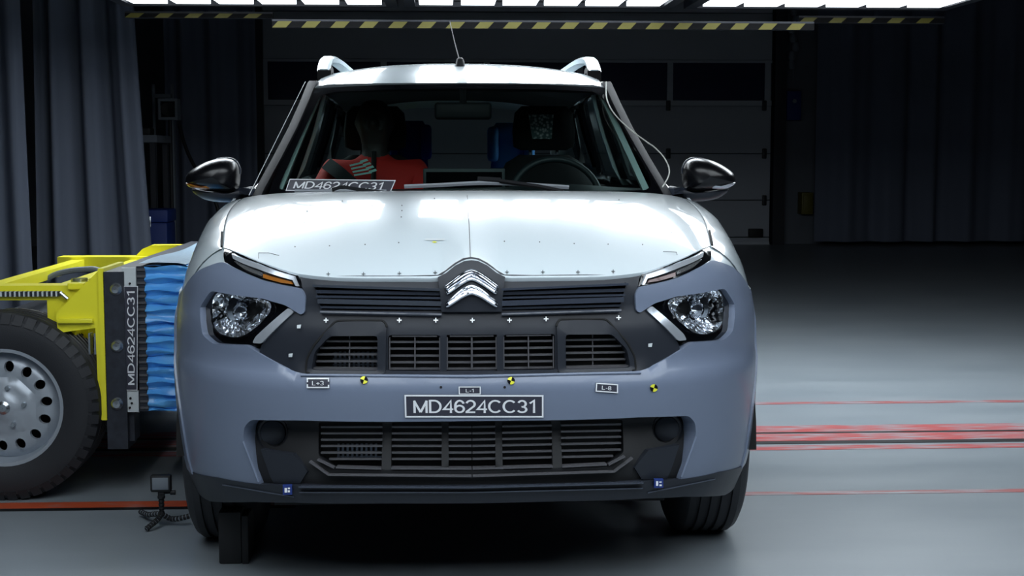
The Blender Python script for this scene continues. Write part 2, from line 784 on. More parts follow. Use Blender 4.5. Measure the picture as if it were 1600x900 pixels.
def quad_pt(q, u, v):
    # q: bottom-left, bottom-right, top-right, top-left in pixels
    a, b, c, d = [Vector(p) for p in q]
    return (a * (1 - u) + b * u) * (1 - v) + (d * (1 - u) + c * u) * v


def label_plate(name, text, q, surf, parent, border=.055, tq=None, lab=None):
    """dark label with a white border and white lettering, on surface surf(px,py,off)"""
    asp = (Vector(q[1]) - Vector(q[0])).length / (Vector(q[3]) - Vector(q[0])).length
    mb = MB()
    n = 8
    rows = [[surf(*quad_pt(q, i / n, j / 2), .0035) for i in range(n + 1)] for j in range(3)]
    mb.grid(rows, 0)
    back = [[surf(*quad_pt(q, i / n, j / 2), .0005) for i in range(n + 1)] for j in range(3)]
    edge = [rows[0], back[0]]
    mb.grid(edge, 0)
    mb.grid([rows[2], back[2]], 0)
    mb.grid([[r[0] for r in rows], [r[0] for r in back]], 0)
    mb.grid([[r[-1] for r in rows], [r[-1] for r in back]], 0)
    o = obj(name, mb, 'plate', parent, label=lab, face=(0, -1, 0))
    b = MB()
    bu, bv = border / asp, border
    for (u0, v0, u1, v1) in ((0, 0, 1, bv), (0, 1 - bv, 1, 1), (0, bv, bu, 1 - bv), (1 - bu, bv, 1, 1 - bv)):
        k = 6
        b.grid([[surf(*quad_pt(q, u0 + (u1 - u0) * i / k, v), .0042) for i in range(k + 1)] for v in (v0, v1)])
    obj('border', b, 'ink', o, face=(0, -1, 0))
    if text:
        vs, fs = text_shapes(text)
        tu0, tv0, tu1, tv1 = tq or (.06, .2, .94, .8)
        t = MB().add([surf(*quad_pt(q, tu0 + (tu1 - tu0) * u, tv0 + (tv1 - tv0) * v), .0046) for u, v in vs], fs)
        obj('lettering', t, 'ink', o, face=(0, -1, 0), smooth=0)
    return o


def inflate(outline, yb, depth, n=6, power=1.0, center=None, mb=None, mi=0, back=True):
    """bulged shape from a star-shaped outline of 3-D points, swelling toward -y"""
    c = center or sum(outline, Vector()) / len(outline)
    rows = []
    for k in range(n + 1):
        a = PI / 2 * k / n
        s, h = math.cos(a) ** power, math.sin(a)
        rows.append([c + (p - c) * max(s, .002) + Vector((0, -depth * h, 0)) for p in outline])
    mb = mb or MB()
    mb.grid(rows, mi, closeu=True)
    if back:
        rows = [outline, [c + (p - c) * .9 + Vector((0, depth * .35, 0)) for p in outline], [c + (p - c) * .01 + Vector((0, depth * .4, 0)) for p in outline]]
        mb.grid(rows, mi, closeu=True)
    return mb


def disc(c, n, r, surf_n=16):
    n = Vector(n).normalized()
    a = n.orthogonal().normalized()
    b = n.cross(a)
    return [Vector(c) + a * (r * math.cos(2 * PI * k / surf_n)) + b * (r * math.sin(2 * PI * k / surf_n)) for k in range(surf_n)]


# ------------------------------------------------------------------ the hall
def struct(name, mb, m, smooth=0):
    o = obj(name, mb, m, None, smooth=smooth)
    o['kind'] = 'structure'
    return o


YB = 15.6
struct('floor', MB().add([(-16, -8, 0), (20, -8, 0), (20, YB, 0), (-16, YB, 0)], [[0, 1, 2, 3]]), 'floor')
struct('wall_back', MB().box((-16, YB, 0), (20, YB + .2, 7)), 'wall')
struct('wall_left', MB().box((-16.2, -8, 0), (-16, YB, 7)), 'wall')
struct('wall_right', MB().box((20, -8, 0), (20.2, YB, 7)), 'wall')
struct('wall_front', MB().box((-16, -8.2, 0), (20, -8, 7)), 'wall')
struct('ceiling', MB().box((-16, -8, 7), (20, YB, 7.2)), 'ceil')


def floor_band(name, py0, py1, px, x0, x1, m, z=.0015, zz=None):
    a, b = at_z(px, py0, 0).y, at_z(px, py1, 0).y
    mb = MB().box((x0, b, 0.0002), (x1, a, z))
    return struct(name, mb, m)


floor_band('trim_1', 627, 630.4, 1402, -12, 14, 'line_thin')
floor_band('trim_2', 663.8, 674.0, 1402, -12, 14, 'line_red')
floor_band('trim_3', 674.0, 676.3, 1402, -12, 14, 'slot', .002)
floor_band('trim_4', 676.3, 687.5, 1402, -12, 14, 'line_red')
floor_band('trim_5', 688.3, 692.2, 1402, -12, 14, 'slot', .002)
floor_band('trim_6', 695, 701.6, 1402, -12, 14, 'line_red')
floor_band('trim_7', 766.5, 771.5, 1402, -.6, 14, 'line_thin')
floor_band('trim_8', 784.5, 793.5, 150, -12, -.6, 'line_orange')
floor_band('trim_9', 793.5, 797.5, 150, -12, -.6, 'slot', .001)

# sectional door at the back
xl, xr = at_y(415, 300, YB).x, at_y(1200, 300, YB).x
zof = lambda py: at_y(800, py, YB).z
mb = MB()
for a, b in ((382, 371), (371, 313), (313, 240), (240, 165), (94, 20), (20, -60)):
    mb.box((xl, YB - .10, max(zof(a), .0) + .006), (xr, YB - .05, zof(b) - .006), 0, .004)
door = struct('door_1', mb, 'door_panel', 30)
fr = MB()
fr.box((xl, YB - .12, zof(165)), (xr, YB - .05, zof(157)))
fr.box((xl, YB - .12, zof(98)), (xr, YB - .05, zof(94)))
ppm = FPX / (YB + 3.7)
for px in (415, 600, 760, 905, 1045, 1197):
    x = at_y(px, 120, YB).x
    fr.box((x - .04, YB - .12, zof(157)), (x + .04, YB - .05, zof(98)))
fr.box((xl, YB - .13, zof(386) if zof(386) > 0 else 0.0), (xr, YB - .04, zof(378)))
obj('window_frame', fr, 'door_frame', door, smooth=0)
obj('window_pane', MB().box((xl, YB - .09, zof(157)), (xr, YB - .07, zof(98))), 'door_glass', door, smooth=0)
hg = MB()
for py in (165, 240, 313):
    for px in (1044, 1194):
        p = at_y(px, py, YB - .11)
        hg.box((p.x - .03, YB - .14, p.z - .07), (p.x + .03, YB - .10, p.z + .07), 0, .01)
obj('hinge', hg, 'rig', door)
lb = at_y(1180, 364, YB - .11)
obj('latch_box', MB().box((lb.x - .1, YB - .17, lb.z - .06), (lb.x + .1, YB - .10, lb.z + .06), 0, .01), 'black_matte', door)
mb = MB()
for px in (1213,):
    x = at_y(px, 300, YB).x
    mb.box((x - .09, YB - .2, 0), (x + .07, YB, 6))
x = at_y(407, 300, YB).x
mb2 = MB().box((x - .1, YB - .2, 0), (x + .08, YB, 6))
struct('trim_10', mb, 'rig')
struct('trim_11', mb2, 'rig')


# ------------------------------------------------------------------ curtains
def curtain(name, x0, x1, y, z0, z1, m, label, pitch=.3, amp=.07, flare=(0, 0), seed=1, fall=None):
    rnd = random.Random(seed)
    n = int((x1 - x0) / pitch * 14) + 2
    ph = [rnd.uniform(.6, 1.4) for _ in range(400)]
    xs = [x0 + (x1 - x0) * i / (n - 1) for i in range(n)]
    acc, yy = 0, []
    for i, xx in enumerate(xs):
        acc += (xs[1] - xs[0]) / pitch * 2 * PI * ph[int(i / 14) % 400]
        yy.append(amp * math.sin(acc) * (.6 + .5 * ph[int(i / 9) % 400]) + amp * .35 * math.sin(2.3 * acc + 1))
    rows = []
    for k in range(13):
        v = k / 12
        row = []
        for i, xx in enumerate(xs):
            u = i / (n - 1)
            dx = flare[0] * (1 - u) * (1 - v)**2 + flare[1] * u * (1 - v)**2
            row.append(Vector((xx + dx, y + yy[i] * (1.15 - .3 * v), z0 + (z1 - z0) * v)))
        rows.append(row)
    mb = MB().grid(rows)
    mb.grid([[p + Vector((0, .012, 0)) for p in r] for r in rows])
    o = obj(name, mb, m, None, smooth=180, fix=False)
    tag(o, label, 'curtain')
    return o


a = at_y(-120, 300, 6.2).x
b = at_y(29, 60, 6.2).x
curtain('curtain', a, b, 6.2, .02, 6.5, 'curtain', 'grey curtain at the left edge of the hall, nearest the wheeled barrier', .35, .05, (0, .06), 3)
a = at_y(56, 100, 7.15).x
b = at_y(190, 60, 7.15).x
curtain('curtain', a, b, 7.15, .02, 6.5, 'curtain', 'wide grey pleated curtain hanging behind the yellow trolley', .24, .06, (-.06, .2), 5)
a = at_y(258, 200, 13.0).x
b = at_y(402, 200, 13.0).x
curtain('curtain', a, b, 13.0, .03, 6.5, 'curtain_dark', 'dark strip curtain at the back behind the left door mirror', .34, .05, (0, 0), 9)
a = at_y(1277, 200, YB - .5).x
b = at_y(1680, 200, YB - .5).x
curtain('curtain', a, b, YB - .5, .06, 6.5, 'curtain_dark', 'tall dark curtain at the back right beside the sectional door', .62, .06, (0, 0), 11)

# clutter in the dark back left corner
p = at_y(265, 171, 11.0)
t = thing('speaker_box', 'grey framed speaker box with round dark cone on a stand, back left', 'speaker', (p.x, 11.0, 0))
s = 11.0 + 3.7
k = FPX / s
mb = MB()
hw = 14.5 / k
hh = 16 / k
for (x0, z0, x1, z1) in ((-hw, -hh, hw, -hh * .75), (-hw, hh * .75, hw, hh), (-hw, -hh * .75, -hw * .75, hh * .75), (hw * .75, -hh * .75, hw, hh * .75)):
    mb.box((p.x + x0, 10.9, p.z + z0), (p.x + x1, 11.1, p.z + z1))
obj('housing', mb, 'box_grey', t, smooth=0)
obj('baffle', MB().box((p.x - hw * .75, 10.93, p.z - hh * .75), (p.x + hw * .75, 11.08, p.z + hh * .75)), 'deep', t, smooth=0)
obj('cone', MB().lathe([(.004, -.02), (.045, -.03), (.07, -.035), (.075, -.02)], (p.x, 10.94, p.z), 'y', 24), 'black_matte', t)
obj('stand_pole', MB().tube([(p.x, 11.0, .02), (p.x, 11.0, p.z - hh)], .02), 'black_matte', t)
obj('stand_foot', MB().box((p.x - .22, 10.8, 0), (p.x + .22, 11.2, .025), 0, .008), 'black_matte', t)
pa, pb = at_y(242, 150, 11.5), at_y(270, 130, 11.5)
mb = MB()
for px in (241, 270):
    q = at_y(px, 150, 11.5)
    mb.box((q.x - .012, 11.45, 0), (q.x + .012, 11.5, q.z + .12))
mb.box((pa.x, 11.45, pa.z - .02), (pb.x, 11.5, pa.z + .02))
tag(obj('rack', mb, 'box_grey', smooth=0), 'thin grey upright rack behind the speaker box', 'rack')
q0, q1 = at_y(197, 215, 10.2), at_y(258, 215, 10.2)
t = thing('workbench', 'dark workbench in the back left corner below the speaker box', 'workbench', ((q0.x + q1.x) / 2, 10.2, 0))
obj('bench_top', MB().box((q0.x, 9.8, q0.z - .05), (q1.x, 10.5, q0.z + .02), 0, .006), 'wall', t)
for x in (q0.x + .05, q1.x - .05):
    for y in (9.85, 10.45):
        obj('leg', MB().box((x - .025, y - .025, 0), (x + .025, y + .025, q0.z - .05)), 'rig', t, smooth=0)
c = at_y(225, 212, 10.1)
tag(obj('tool_case', MB().box((c.x - .1, 10.0, q0.z + .02), (c.x + .08, 10.2, q0.z + .09), 0, .01), 'black_matte'), 'small black case lying on the workbench top', 'case')
c = at_y(240, 330, 9.4)
t = thing('equipment_case', 'blue equipment case on the floor in front of the workbench', 'case', (c.x, 9.4, 0))
obj('body', MB().box((c.x - .2, 9.2, .03), (c.x + .16, 9.6, .62), 0, .02), 'blue_case', t)
obj('lid', MB().box((c.x - .21, 9.19, .62), (c.x + .17, 9.61, .74), 0, .02), 'blue_case', t)
obj('latch', MB().box((c.x - .04, 9.17, .58), (c.x + .02, 9.2, .68), 0, .005), 'zinc', t)
for i in range(2):
    obj('foot', MB().box((c.x - .17 + i * .26, 9.25, 0), (c.x - .11 + i * .26, 9.55, .03)), 'black_matte', t, smooth=0)
pts = [at_y(280, 195, 10.9), at_y(290, 230, 10.8), at_y(305, 262, 10.7), at_y(330, 300, 10.6), at_y(345, 345, 10.6)]
pts.append(Vector((pts[-1].x + .1, 10.6, .02)))
tag(obj('cable', MB().tube(bez(pts, 5, False), .018), 'black_matte'), 'thick black cable hanging beside the speaker box', 'cable')
# things in the dark gap right of the door
c = at_y(1262, 318, YB - .25)
t = thing('wall_box', 'small yellow box on the dark wall left of the back curtain', 'box', (c.x, YB - .1, c.z - .16))
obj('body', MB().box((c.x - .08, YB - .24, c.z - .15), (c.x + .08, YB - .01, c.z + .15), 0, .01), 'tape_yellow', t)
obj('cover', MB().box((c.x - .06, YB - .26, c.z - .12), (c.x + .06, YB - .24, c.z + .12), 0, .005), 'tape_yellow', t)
c = at_y(1241, 165, YB - .2)
t = thing('control_box', 'dark blue control box on the wall beside the sectional door', 'control box', (c.x, YB - .1, c.z - .2))
obj('body', MB().box((c.x - .1, YB - .2, c.z - .2), (c.x + .1, YB - .005, c.z + .2), 0, .01), 'blue_case', t)
obj('button', MB().lathe([(.001, -.02), (.03, -.02), (.03, 0)], (c.x, YB - .2, c.z + .06), 'y', 16), 'zinc', t)
c = at_y(1240, 70, YB - .25)
mb = MB()
for i in range(7):
    z = c.z + .45 - i * .12
    mb.lathe([(.035, -.06), (.05, -.03), (.05, .03), (.035, .06)], (c.x + .03 * math.sin(i * 2), YB - .25, z), 'z', 10)
mb.tube([(c.x, YB - .25, c.z - .45), (c.x, YB - .25, 6.9)], .012)
tag(obj('hoist_chain', mb, 'box_grey'), 'hanging grey chain in the dark gap right of the sectional door', 'chain')


# ------------------------------------------------------------------ light rig
ZR = 2.155


def light_panel(x0, x1, y0, y1, nx, ny, label, ledm, group, block=None, z=ZR):
    t = thing('light_panel', label, 'light panel', ((x0 + x1) / 2, (y0 + y1) / 2, z), group)
    fm = MB()
    b = .07
    for (a0, c0, a1, c1) in ((x0, y0, x1, y0 + b), (x0, y1 - b, x1, y1), (x0, y0 + b, x0 + b, y1 - b), (x1 - b, y0 + b, x1, y1 - b)):
        fm.box((a0, c0, z - .0), (a1, c1, z + .12))
    obj('frame', fm, 'rig', t, smooth=0)
    obj('backing', MB().box((x0 + b, y0 + b, z + .03), (x1 - b, y1 - b, z + .09)), 'black_matte', t, smooth=0)
    px, py = (x1 - x0 - 2 * b) / nx, (y1 - y0 - 2 * b) / ny
    first = None
    for j in range(ny):
        for i in range(nx):
            cx, cy = x0 + b + px * (i + .5), y0 + b + py * (j + .5)
            if first is None or (j == 1 and i == 0 and ledm == 'led_near'):
                mb = MB().box((cx - px * .40, cy - py * .44, z + .002), (cx + px * .40, cy + py * .44, z + .03))
                first = obj('lamp_block', mb, ledm if j == 0 or ledm != 'led_near' else 'led', t, smooth=0)
                base = first.location.copy()
                c00 = Vector((cx, cy, 0))
            else:
                c = first.copy()
                COL.objects.link(c)
                c.parent = t
                c.location = base + Vector((cx, cy, 0)) - c00
    return t


YE = 5.25          # far edge of the rear rig
edges = [(192, 622), (632, 1048), (1068, 1478)]
names = ['left of the three lit lamp panels hanging behind the car, over the grey curtain',
         'middle of the three lit lamp panels hanging behind the car, straight above its roof',
         'right of the three lit lamp panels hanging behind the car, near the dark back curtain']
PANX = []
for (a, b), nm in zip(edges, names):
    xa, xb = at_y(a, 12, YE).x, at_y(b, 12, YE).x
    PANX.append((xa, xb))
    light_panel(xa, xb, 2.45, YE, 6, 2, nm, 'led_near', 'lamp panels behind the car')
nm2 = ['left lamp panel above the floor in front of the car', 'middle lamp panel above the floor in front of the car', 'right lamp panel above the floor in front of the car']
for (xa, xb), nm in zip(PANX, nm2):
    light_panel(xa, xb, -3.4, .1, 6, 3, nm, 'led_front', 'lamp panels ahead of the car', z=2.5)


def hazard_beam(px0, px1, py0, py1, y, label, hb):
    p0, p1 = at_y(px0, py0, y), at_y(px1, py1, y)
    z1 = (p0.z + at_y(px1, py0, y).z) / 2
    z0 = (p1.z + at_y(px0, py1, y).z) / 2
    t = thing('hazard_beam', label, 'beam', ((p0.x + p1.x) / 2, y, z0), 'hazard striped beams under the lamps')
    obj('bar', MB().box((p0.x, y, z0), (p1.x, y + .06, z1 + hb)), 'rig', t, smooth=0)
    tp = MB()
    L = p1.x - p0.x
    w_ = .17
    n = int(L / w_)
    h = z1 - z0
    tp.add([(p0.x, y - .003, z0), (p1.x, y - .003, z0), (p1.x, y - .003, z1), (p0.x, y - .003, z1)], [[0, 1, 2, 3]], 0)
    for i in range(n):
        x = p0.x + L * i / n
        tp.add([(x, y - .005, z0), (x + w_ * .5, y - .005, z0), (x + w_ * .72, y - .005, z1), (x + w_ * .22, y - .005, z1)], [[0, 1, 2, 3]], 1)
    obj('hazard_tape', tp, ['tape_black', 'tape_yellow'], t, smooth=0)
    return t


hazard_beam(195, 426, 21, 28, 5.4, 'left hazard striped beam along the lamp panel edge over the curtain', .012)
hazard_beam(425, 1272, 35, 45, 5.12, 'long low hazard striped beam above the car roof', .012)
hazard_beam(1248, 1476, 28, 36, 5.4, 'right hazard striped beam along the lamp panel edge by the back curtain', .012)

# ------------------------------------------------------------------ THE CAR
car = thing('car', 'white compact SUV with grey bumper facing the camera under the lamps', 'car', (0, 2.1, 0))

# ---- front bumper (grey)
L_bump = [(737, 586), (500, 585), (470, 583.5), (455, 579), (404, 552), (386, 540), (332, 537), (316, 523), (312, 480), (329, 454.5),
          (410, 466.5), (446, 477), (470, 492), (476, 488), (477, 462), (470, 450.5), (440, 445), (410, 438), (380, 426), (349, 409),
          (338, 411), (314, 420), (300, 431), (286, 452), (279, 460), (276, 500), (274, 560), (274, 640), (279, 700), (287, 739),
          (340, 748), (407, 760), (394, 728), (380, 685), (381.5, 667), (392, 656), (470, 657), (737, 658)]
LB = t_cap(F2(chamfer(L_bump[:1], 0) + chamfer(L_bump, 5, 2)[3:-3] + [Vector(L_bump[-1])]))
LB[0] = Vector((0, LB[0][1]))
LB[-1] = Vector((0, LB[-1][1]))
bump_poly = LB + mir(LB)[1:-1]
bumper = obj('front_bumper', sheet(bump_poly, (), nose, 0, .05, .022), 'grey', car, 50, face=(0, -1, 0))

# ---- headlamps
L_hl = [(329, 453), (410, 465), (446, 475.5), (464, 487), (409, 544), (386, 542), (331, 539), (314, 524), (310, 479)]
L_lens = [(331, 455), (386, 462.5), (419, 474), (417, 488), (401, 507), (376, 525), (357, 529), (333, 522), (323.5, 510), (321, 471)]
L_strip = [(450, 481), (459.5, 487), (408, 537), (394, 536), (399, 526)]


def mirror_pts(ps):
    return [Vector((-p.x, p.y, p.z)) for p in ps]


hl_poly = F2(chamfer(L_hl, 8))
lens_poly = F2(chamfer(L_lens, 9, 4))
strip_poly = F2(chamfer(L_strip, 3, 2))
for side in (1, -1):
    f = (lambda p: p) if side == 1 else mir
    nm = 'headlamp on the left beside the blue barrier' if side == 1 else 'headlamp on the right away from the barrier'
    hl = obj('headlamp', sheet(f(hl_poly), [f(lens_poly)], nose, -.018, .05, .04), 'gloss', car, 40, face=(0, -1, 0), label=nm)
    # faceted bowl reflector
    lp = [nose(p[0], p[1], -.02) for p in f(lens_poly)]
    c = sum(lp, Vector()) / len(lp)
    rnd = random.Random(21)
    rb = MB()
    n = 40
    lp_r = []
    tot = subdiv([Vector((p.x, p.z)) for p in lp], .012)
    ring = [min(lp, key=lambda q: 0) for _ in ()]
    # resample outline evenly
    seg = [(lp[i], lp[(i + 1) % len(lp)]) for i in range(len(lp))]
    Ls = [(b - a).length for a, b in seg]
    T = sum(Ls)
    out = []
    for k in range(n):
        d = T * k / n
        i = 0
        while d > Ls[i]:
            d -= Ls[i]
            i += 1
        out.append(seg[i][0].lerp(seg[i][1], d / Ls[i]))
    rings = []
    NR = 8
    for k in range(NR + 1):
        s = 1 - .84 * k / NR
        dep = .085 * (1 - s * s)
        row = []
        for q in out:
            p = c + (q - c) * s
            p.y = (c.y + (q.y - c.y) * s) + dep + (rnd.uniform(-.013, .013) if 0 < k < NR else 0)
            row.append(p)
        rings.append(row)
    # separate facets so that each is flat
    for k in range(NR):
        for i in range(n):
            j = (i + 1) % n
            rb.add([rings[k][i], rings[k][j], rings[k + 1][j], rings[k + 1][i]], [[0, 1, 2, 3]])
    obj('reflector', rb, 'chrome_facet', hl, 0, fix=False)
    cc = c + Vector((0, .075, .006))
    obj('bulb', MB().lathe([(.001, -.06), (.016, -.058), (.024, -.045), (.026, -.02), (.03, .0), (.046, .004), (.05, .012)], cc, 'y', 24), 'chrome', hl, 40)
    lens = MB()
    rows = []
    for k in range(7):
        a = PI / 2 * k / 6
        s = max(math.cos(a), .01)
        rows.append([c + (q - c) * s + Vector((0, -.02 - .014 * math.sin(a), 0)) for q in out])
    lens.grid(rows, closeu=True)
    obj('lens', lens, 'lens', hl, 60, face=(0, -1, 0))
    obj('running_light', sheet(f(strip_poly), (), nose, .0, .02, .03), 'silver', hl, 40, face=(0, -1, 0))
    p0, p1 = nose(to_t(-.49 * side, .70), .70), 0
# dark strip rims around the running lights are part of the bezel

# ---- upper lamps
L_up = [(350, 387), (363, 391), (404, 408), (464, 428), (471, 450), (440, 444), (410, 437), (380, 425), (349, 409)]
L_bar = [(364, 396), (404, 412), (460, 431.5), (467, 447), (463, 447), (458, 437.5), (404, 420), (366, 404)]
L_low = [(367, 408), (404, 424), (409, 426.5), (409, 431), (384, 421)]
L_amb = [(412, 428), (455, 440), (458, 444), (440, 441.5), (412, 434)]
for side in (1, -1):
    f = (lambda p: p) if side == 1 else mir
    nm = 'slim upper lamp on the left with amber segment' if side == 1 else 'slim upper lamp on the right with bright chrome bar'
    up = obj('upper_lamp', sheet(f(F2(L_up)), (), nose, -.004, .04, .03), 'gloss', car, 40, face=(0, -1, 0), label=nm)
    obj('light_bar', sheet(f(F2(L_bar)), (), nose, .004, .012, .02), 'silver', up, 40, face=(0, -1, 0))
    obj('reflector_segment', sheet(f(F2(L_low)), (), nose, .003, .01, .012), 'chrome_facet', up, 40, face=(0, -1, 0))
    obj('indicator', sheet(f(F2(L_amb)), (), nose, .003, .01, .012), 'amber' if side == 1 else 'amber_dark', up, 40, face=(0, -1, 0))

# ---- upper grille panel
hood_edge = [(348, 386), (363.5, 391), (404, 408), (452, 424.5), (476, 429), (515, 433), (560, 434.5), (640, 434.5), (684, 434), (697, 427), (713, 415), (726, 408), (737, 406)]
L_gr = [(737, 402), (724, 404), (711, 411), (696, 423), (684, 430), (640, 431), (560, 431), (515, 431.5), (476, 428.5), (464, 427), (468, 436), (472, 455), (474, 470), (474, 488), (466, 488), (462, 484),
        (406, 540), (402, 553), (455, 582), (470, 586), (500, 589), (737, 590)]
GRL = F2(L_gr)
GRL[0] = Vector((0, GRL[0][1]))
GRL[-1] = Vector((0, GRL[-1][1]))
inlets_px = [[(486.5, 578), (492.5, 549), (516, 525), (590, 524.5), (590, 579.5)],
             [(606, 524), (688, 524), (688, 581), (606, 581)]]
rec = F2([(490, 444), (560, 449), (688, 451), (688, 486), (600, 486), (502, 484)])
hol = [F2(chamfer(q, 5, 2)) for q in inlets_px]
mid = F2([(698, 524), (737, 524), (737, 581), (698, 581)])
mid_full = [Vector((mid[0][0], mid[0][1])), Vector((-mid[0][0], mid[0][1])), Vector((-mid[3][0], mid[3][1])), Vector((mid[3][0], mid[3][1]))]
holes = hol + [mir(h) for h in hol] + [mid_full, rec, mir(rec)]
grille = obj('upper_grille', sheet(GRL + mir(GRL)[1:-1], holes, nose, -.008, .03, .025), 'black', car, 40, face=(0, -1, 0))


def nose_line(a, b, n, off, side=1):
    out = []
    for i in range(n + 1):
        p = on_F(a[0] + (b[0] - a[0]) * i / n, a[1] + (b[1] - a[1]) * i / n)
        p = Vector((p.x * side, p.y, p.z))
        out.append(nose(to_t(p.x, p.z), p.z, off))
    return out


def rect(w_, h_):
    return [(-w_, -h_), (w_, -h_), (w_, h_), (-w_, h_)]


sl = MB()
for side in (1, -1):
    for y in (535, 545.4, 555.6, 566.4):
        x0 = 516 - (y - 525) * .95 if y < 549 else 490
        sl.sweep(nose_line((max(x0, 489), y), (590, y), 6, -.025, side), rect(.004, .0026), (0, 0, 1))
    sl.sweep(nose_line((487, 577), (590, 578), 6, -.02, side), rect(.012, .003), (0, 0, 1))
    sl.sweep(nose_line((543, 527), (543, 578), 4, -.03, side), rect(.0015, .006), (0, -1, 0))
    for y in (536, 546.6, 557.6, 568, 578):
        sl.sweep(nose_line((607, y), (688, y), 4, -.025, side), rect(.004, .0026), (0, 0, 1))
        sl.sweep(nose_line((698, y), (737.5, y), 3, -.025, side), rect(.004, .0026), (0, 0, 1))
    for (xa, xb) in ((608, 687), (699, 737)):
        sl.sweep(nose_line((xa + 4, 526), (xb - (4 if xb < 700 else 0), 526), 3, -.015, side), rect(.004, .002), (0, 0, 1))
    for x in (608, 648, 687, 699, 737):
        sl.sweep(nose_line((x, 528), (x, 579), 4, -.018, side), rect(.0016, .005), (0, -1, 0))
obj('slats', sl, 'slat', grille, 30)
rad = MB()
for i in range(10):
    x = 518 + i * 7.6
    rad.sweep(nose_line((x, 553), (x, 577), 3, -.045), rect(.003, .004), (0, -1, 0))
for y in (556, 565, 574):
    rad.sweep(nose_line((513, y), (590, y), 3, -.048), rect(.002, .002), (0, 0, 1))
obj('radiator_mesh', rad, 'radiator', grille, 0)
ribs = MB()
for side in (1, -1):
    ribs.sweep(nose_line((489, 446), (690, 452.5), 14, -.004, side), [(-.010, -.003), (.008, -.004), (.010, .003), (-.010, .003)], (0, 0, 1))
    ribs.sweep(nose_line((492, 456), (692, 459.5), 14, -.018, side), rect(.010, .0045), (0, 0, 1))
    ribs.sweep(nose_line((494, 463.5), (692, 466), 14, -.008, side), rect(.010, .0025), (0, 0, 1))
    ribs.sweep(nose_line((497, 470), (690, 474), 14, -.004, side), [(-.012, -.007), (.008, -.007), (.012, .005), (-.012, .007)], (0, 0, 1))
    ribs.sweep(nose_line((500, 480), (692, 482.5), 14, -.012, side), rect(.010, .003), (0, 0, 1))
    ribs.tube(nose_line((501, 487.5), (690, 491.5), 14, .003, side), .0045, 10)
obj('grille_bar', ribs, 'satin', grille, 30)
# raised surround of the outer inlets
for side in (1, -1):
    fr_px = [(478, 583), (480, 560), (492, 538), (525, 501), (598, 500.5), (604, 507), (602.5, 584)]
    o_ = F2(chamfer(fr_px, 6, 3))
    f = (lambda p: p) if side == 1 else mir
    gl = []
    for p_ in fr_px + fr_px[:0]:
        gl.append(p_)
    gl = chamfer(fr_px, 6, 3)
    gp = []
    for a_, b_ in zip(gl[:-4], gl[1:-3]):
        q_ = on_F(*a_)
        gp.append(nose(to_t(q_.x * side, q_.z), q_.z, .002))
    obj('seam', MB().tube(gp, .0035, 6), 'deep', grille, 40)
    obj('inlet_surround', sheet(f(o_), [f(hol[0])], nose, .003, .02, .03), 'black', grille, 40, face=(0, -1, 0))
# backing behind all openings
bk = MB()
bk.grid([[Vector((x, F(x, z) + .085, z)) for x in np.linspace(-.62, .62, 17)] for z in (.28, .42, .56, .7, .88)])
obj('radiator_shroud', bk, 'deep', car, 60)

# ---- emblem
emb = MB()
hs = [(684, 433), (697, 426.5), (711, 415), (725, 408), (737, 406.5)]
base_px = hs + [(737, 487), (690, 487), (688, 460)]
bp_ = F2(base_px)
bp_[4] = Vector((0, bp_[4][1]))
bp_[5] = Vector((0, bp_[5][1]))
half = bp_[5:] + bp_[:5]     # bottom centre -> up to the top centre
emblem = obj('emblem', sheet(half + mir(half)[1:-1], (), nose, .006, .02, .03), 'black', car, 40, face=(0, -1, 0))


def chevron(pxs, wid, off, mb, prof):
    pts = []
    P = bez([(x, y) for x, y in pxs], 8, False)
    for q in P:
        p = on_F(q[0], q[1])
        pts.append(nose(to_t(p.x, p.z), p.z, off))
    pts[-1].x = 0
    full = pts + [Vector((-p.x, p.y, p.z)) for p in pts[::-1][1:]]
    n = len(full)
    sc = [min(1, .55 + .45 * min(i, n - 1 - i) / 3) for i in range(n)]
    mb.sweep(full, [(u * wid, v * wid) for u, v in prof], (0, -1, 0), scale=sc)


ridge = [(-.5, -.3), (.5, -.3), (.5, .05), (.36, .22), (.22, .05), (.08, .26), (-.08, .08), (-.22, .28), (-.38, .08), (-.5, .1)]
smooth_p = [(-.5, -.3), (.5, -.3), (.5, 0), (.3, .3), (0, .4), (-.3, .3), (-.5, 0)]
ch = MB()
chevron([(697, 452), (706, 445), (720, 434.5), (730, 428.5), (737, 426.5)], .024, .012, ch, ridge)
chevron([(698, 458), (708, 451), (721, 442), (731, 436.5), (737, 435)], .012, .013, ch, smooth_p)
obj('chevron', ch, 'chrome', emblem, 25)
ch = MB()
chevron([(697, 474), (708, 464), (721, 453), (731, 447.5), (737, 446)], .007, .013, ch, smooth_p)
chevron([(697, 478), (708, 471), (721, 462.5), (731, 458), (737, 456.5)], .013, .014, ch, smooth_p)
chevron([(697, 476), (708, 467), (721, 458), (731, 452.5), (737, 451)], .006, .010, ch, smooth_p)
obj('chevron', ch, 'chrome', emblem, 25)

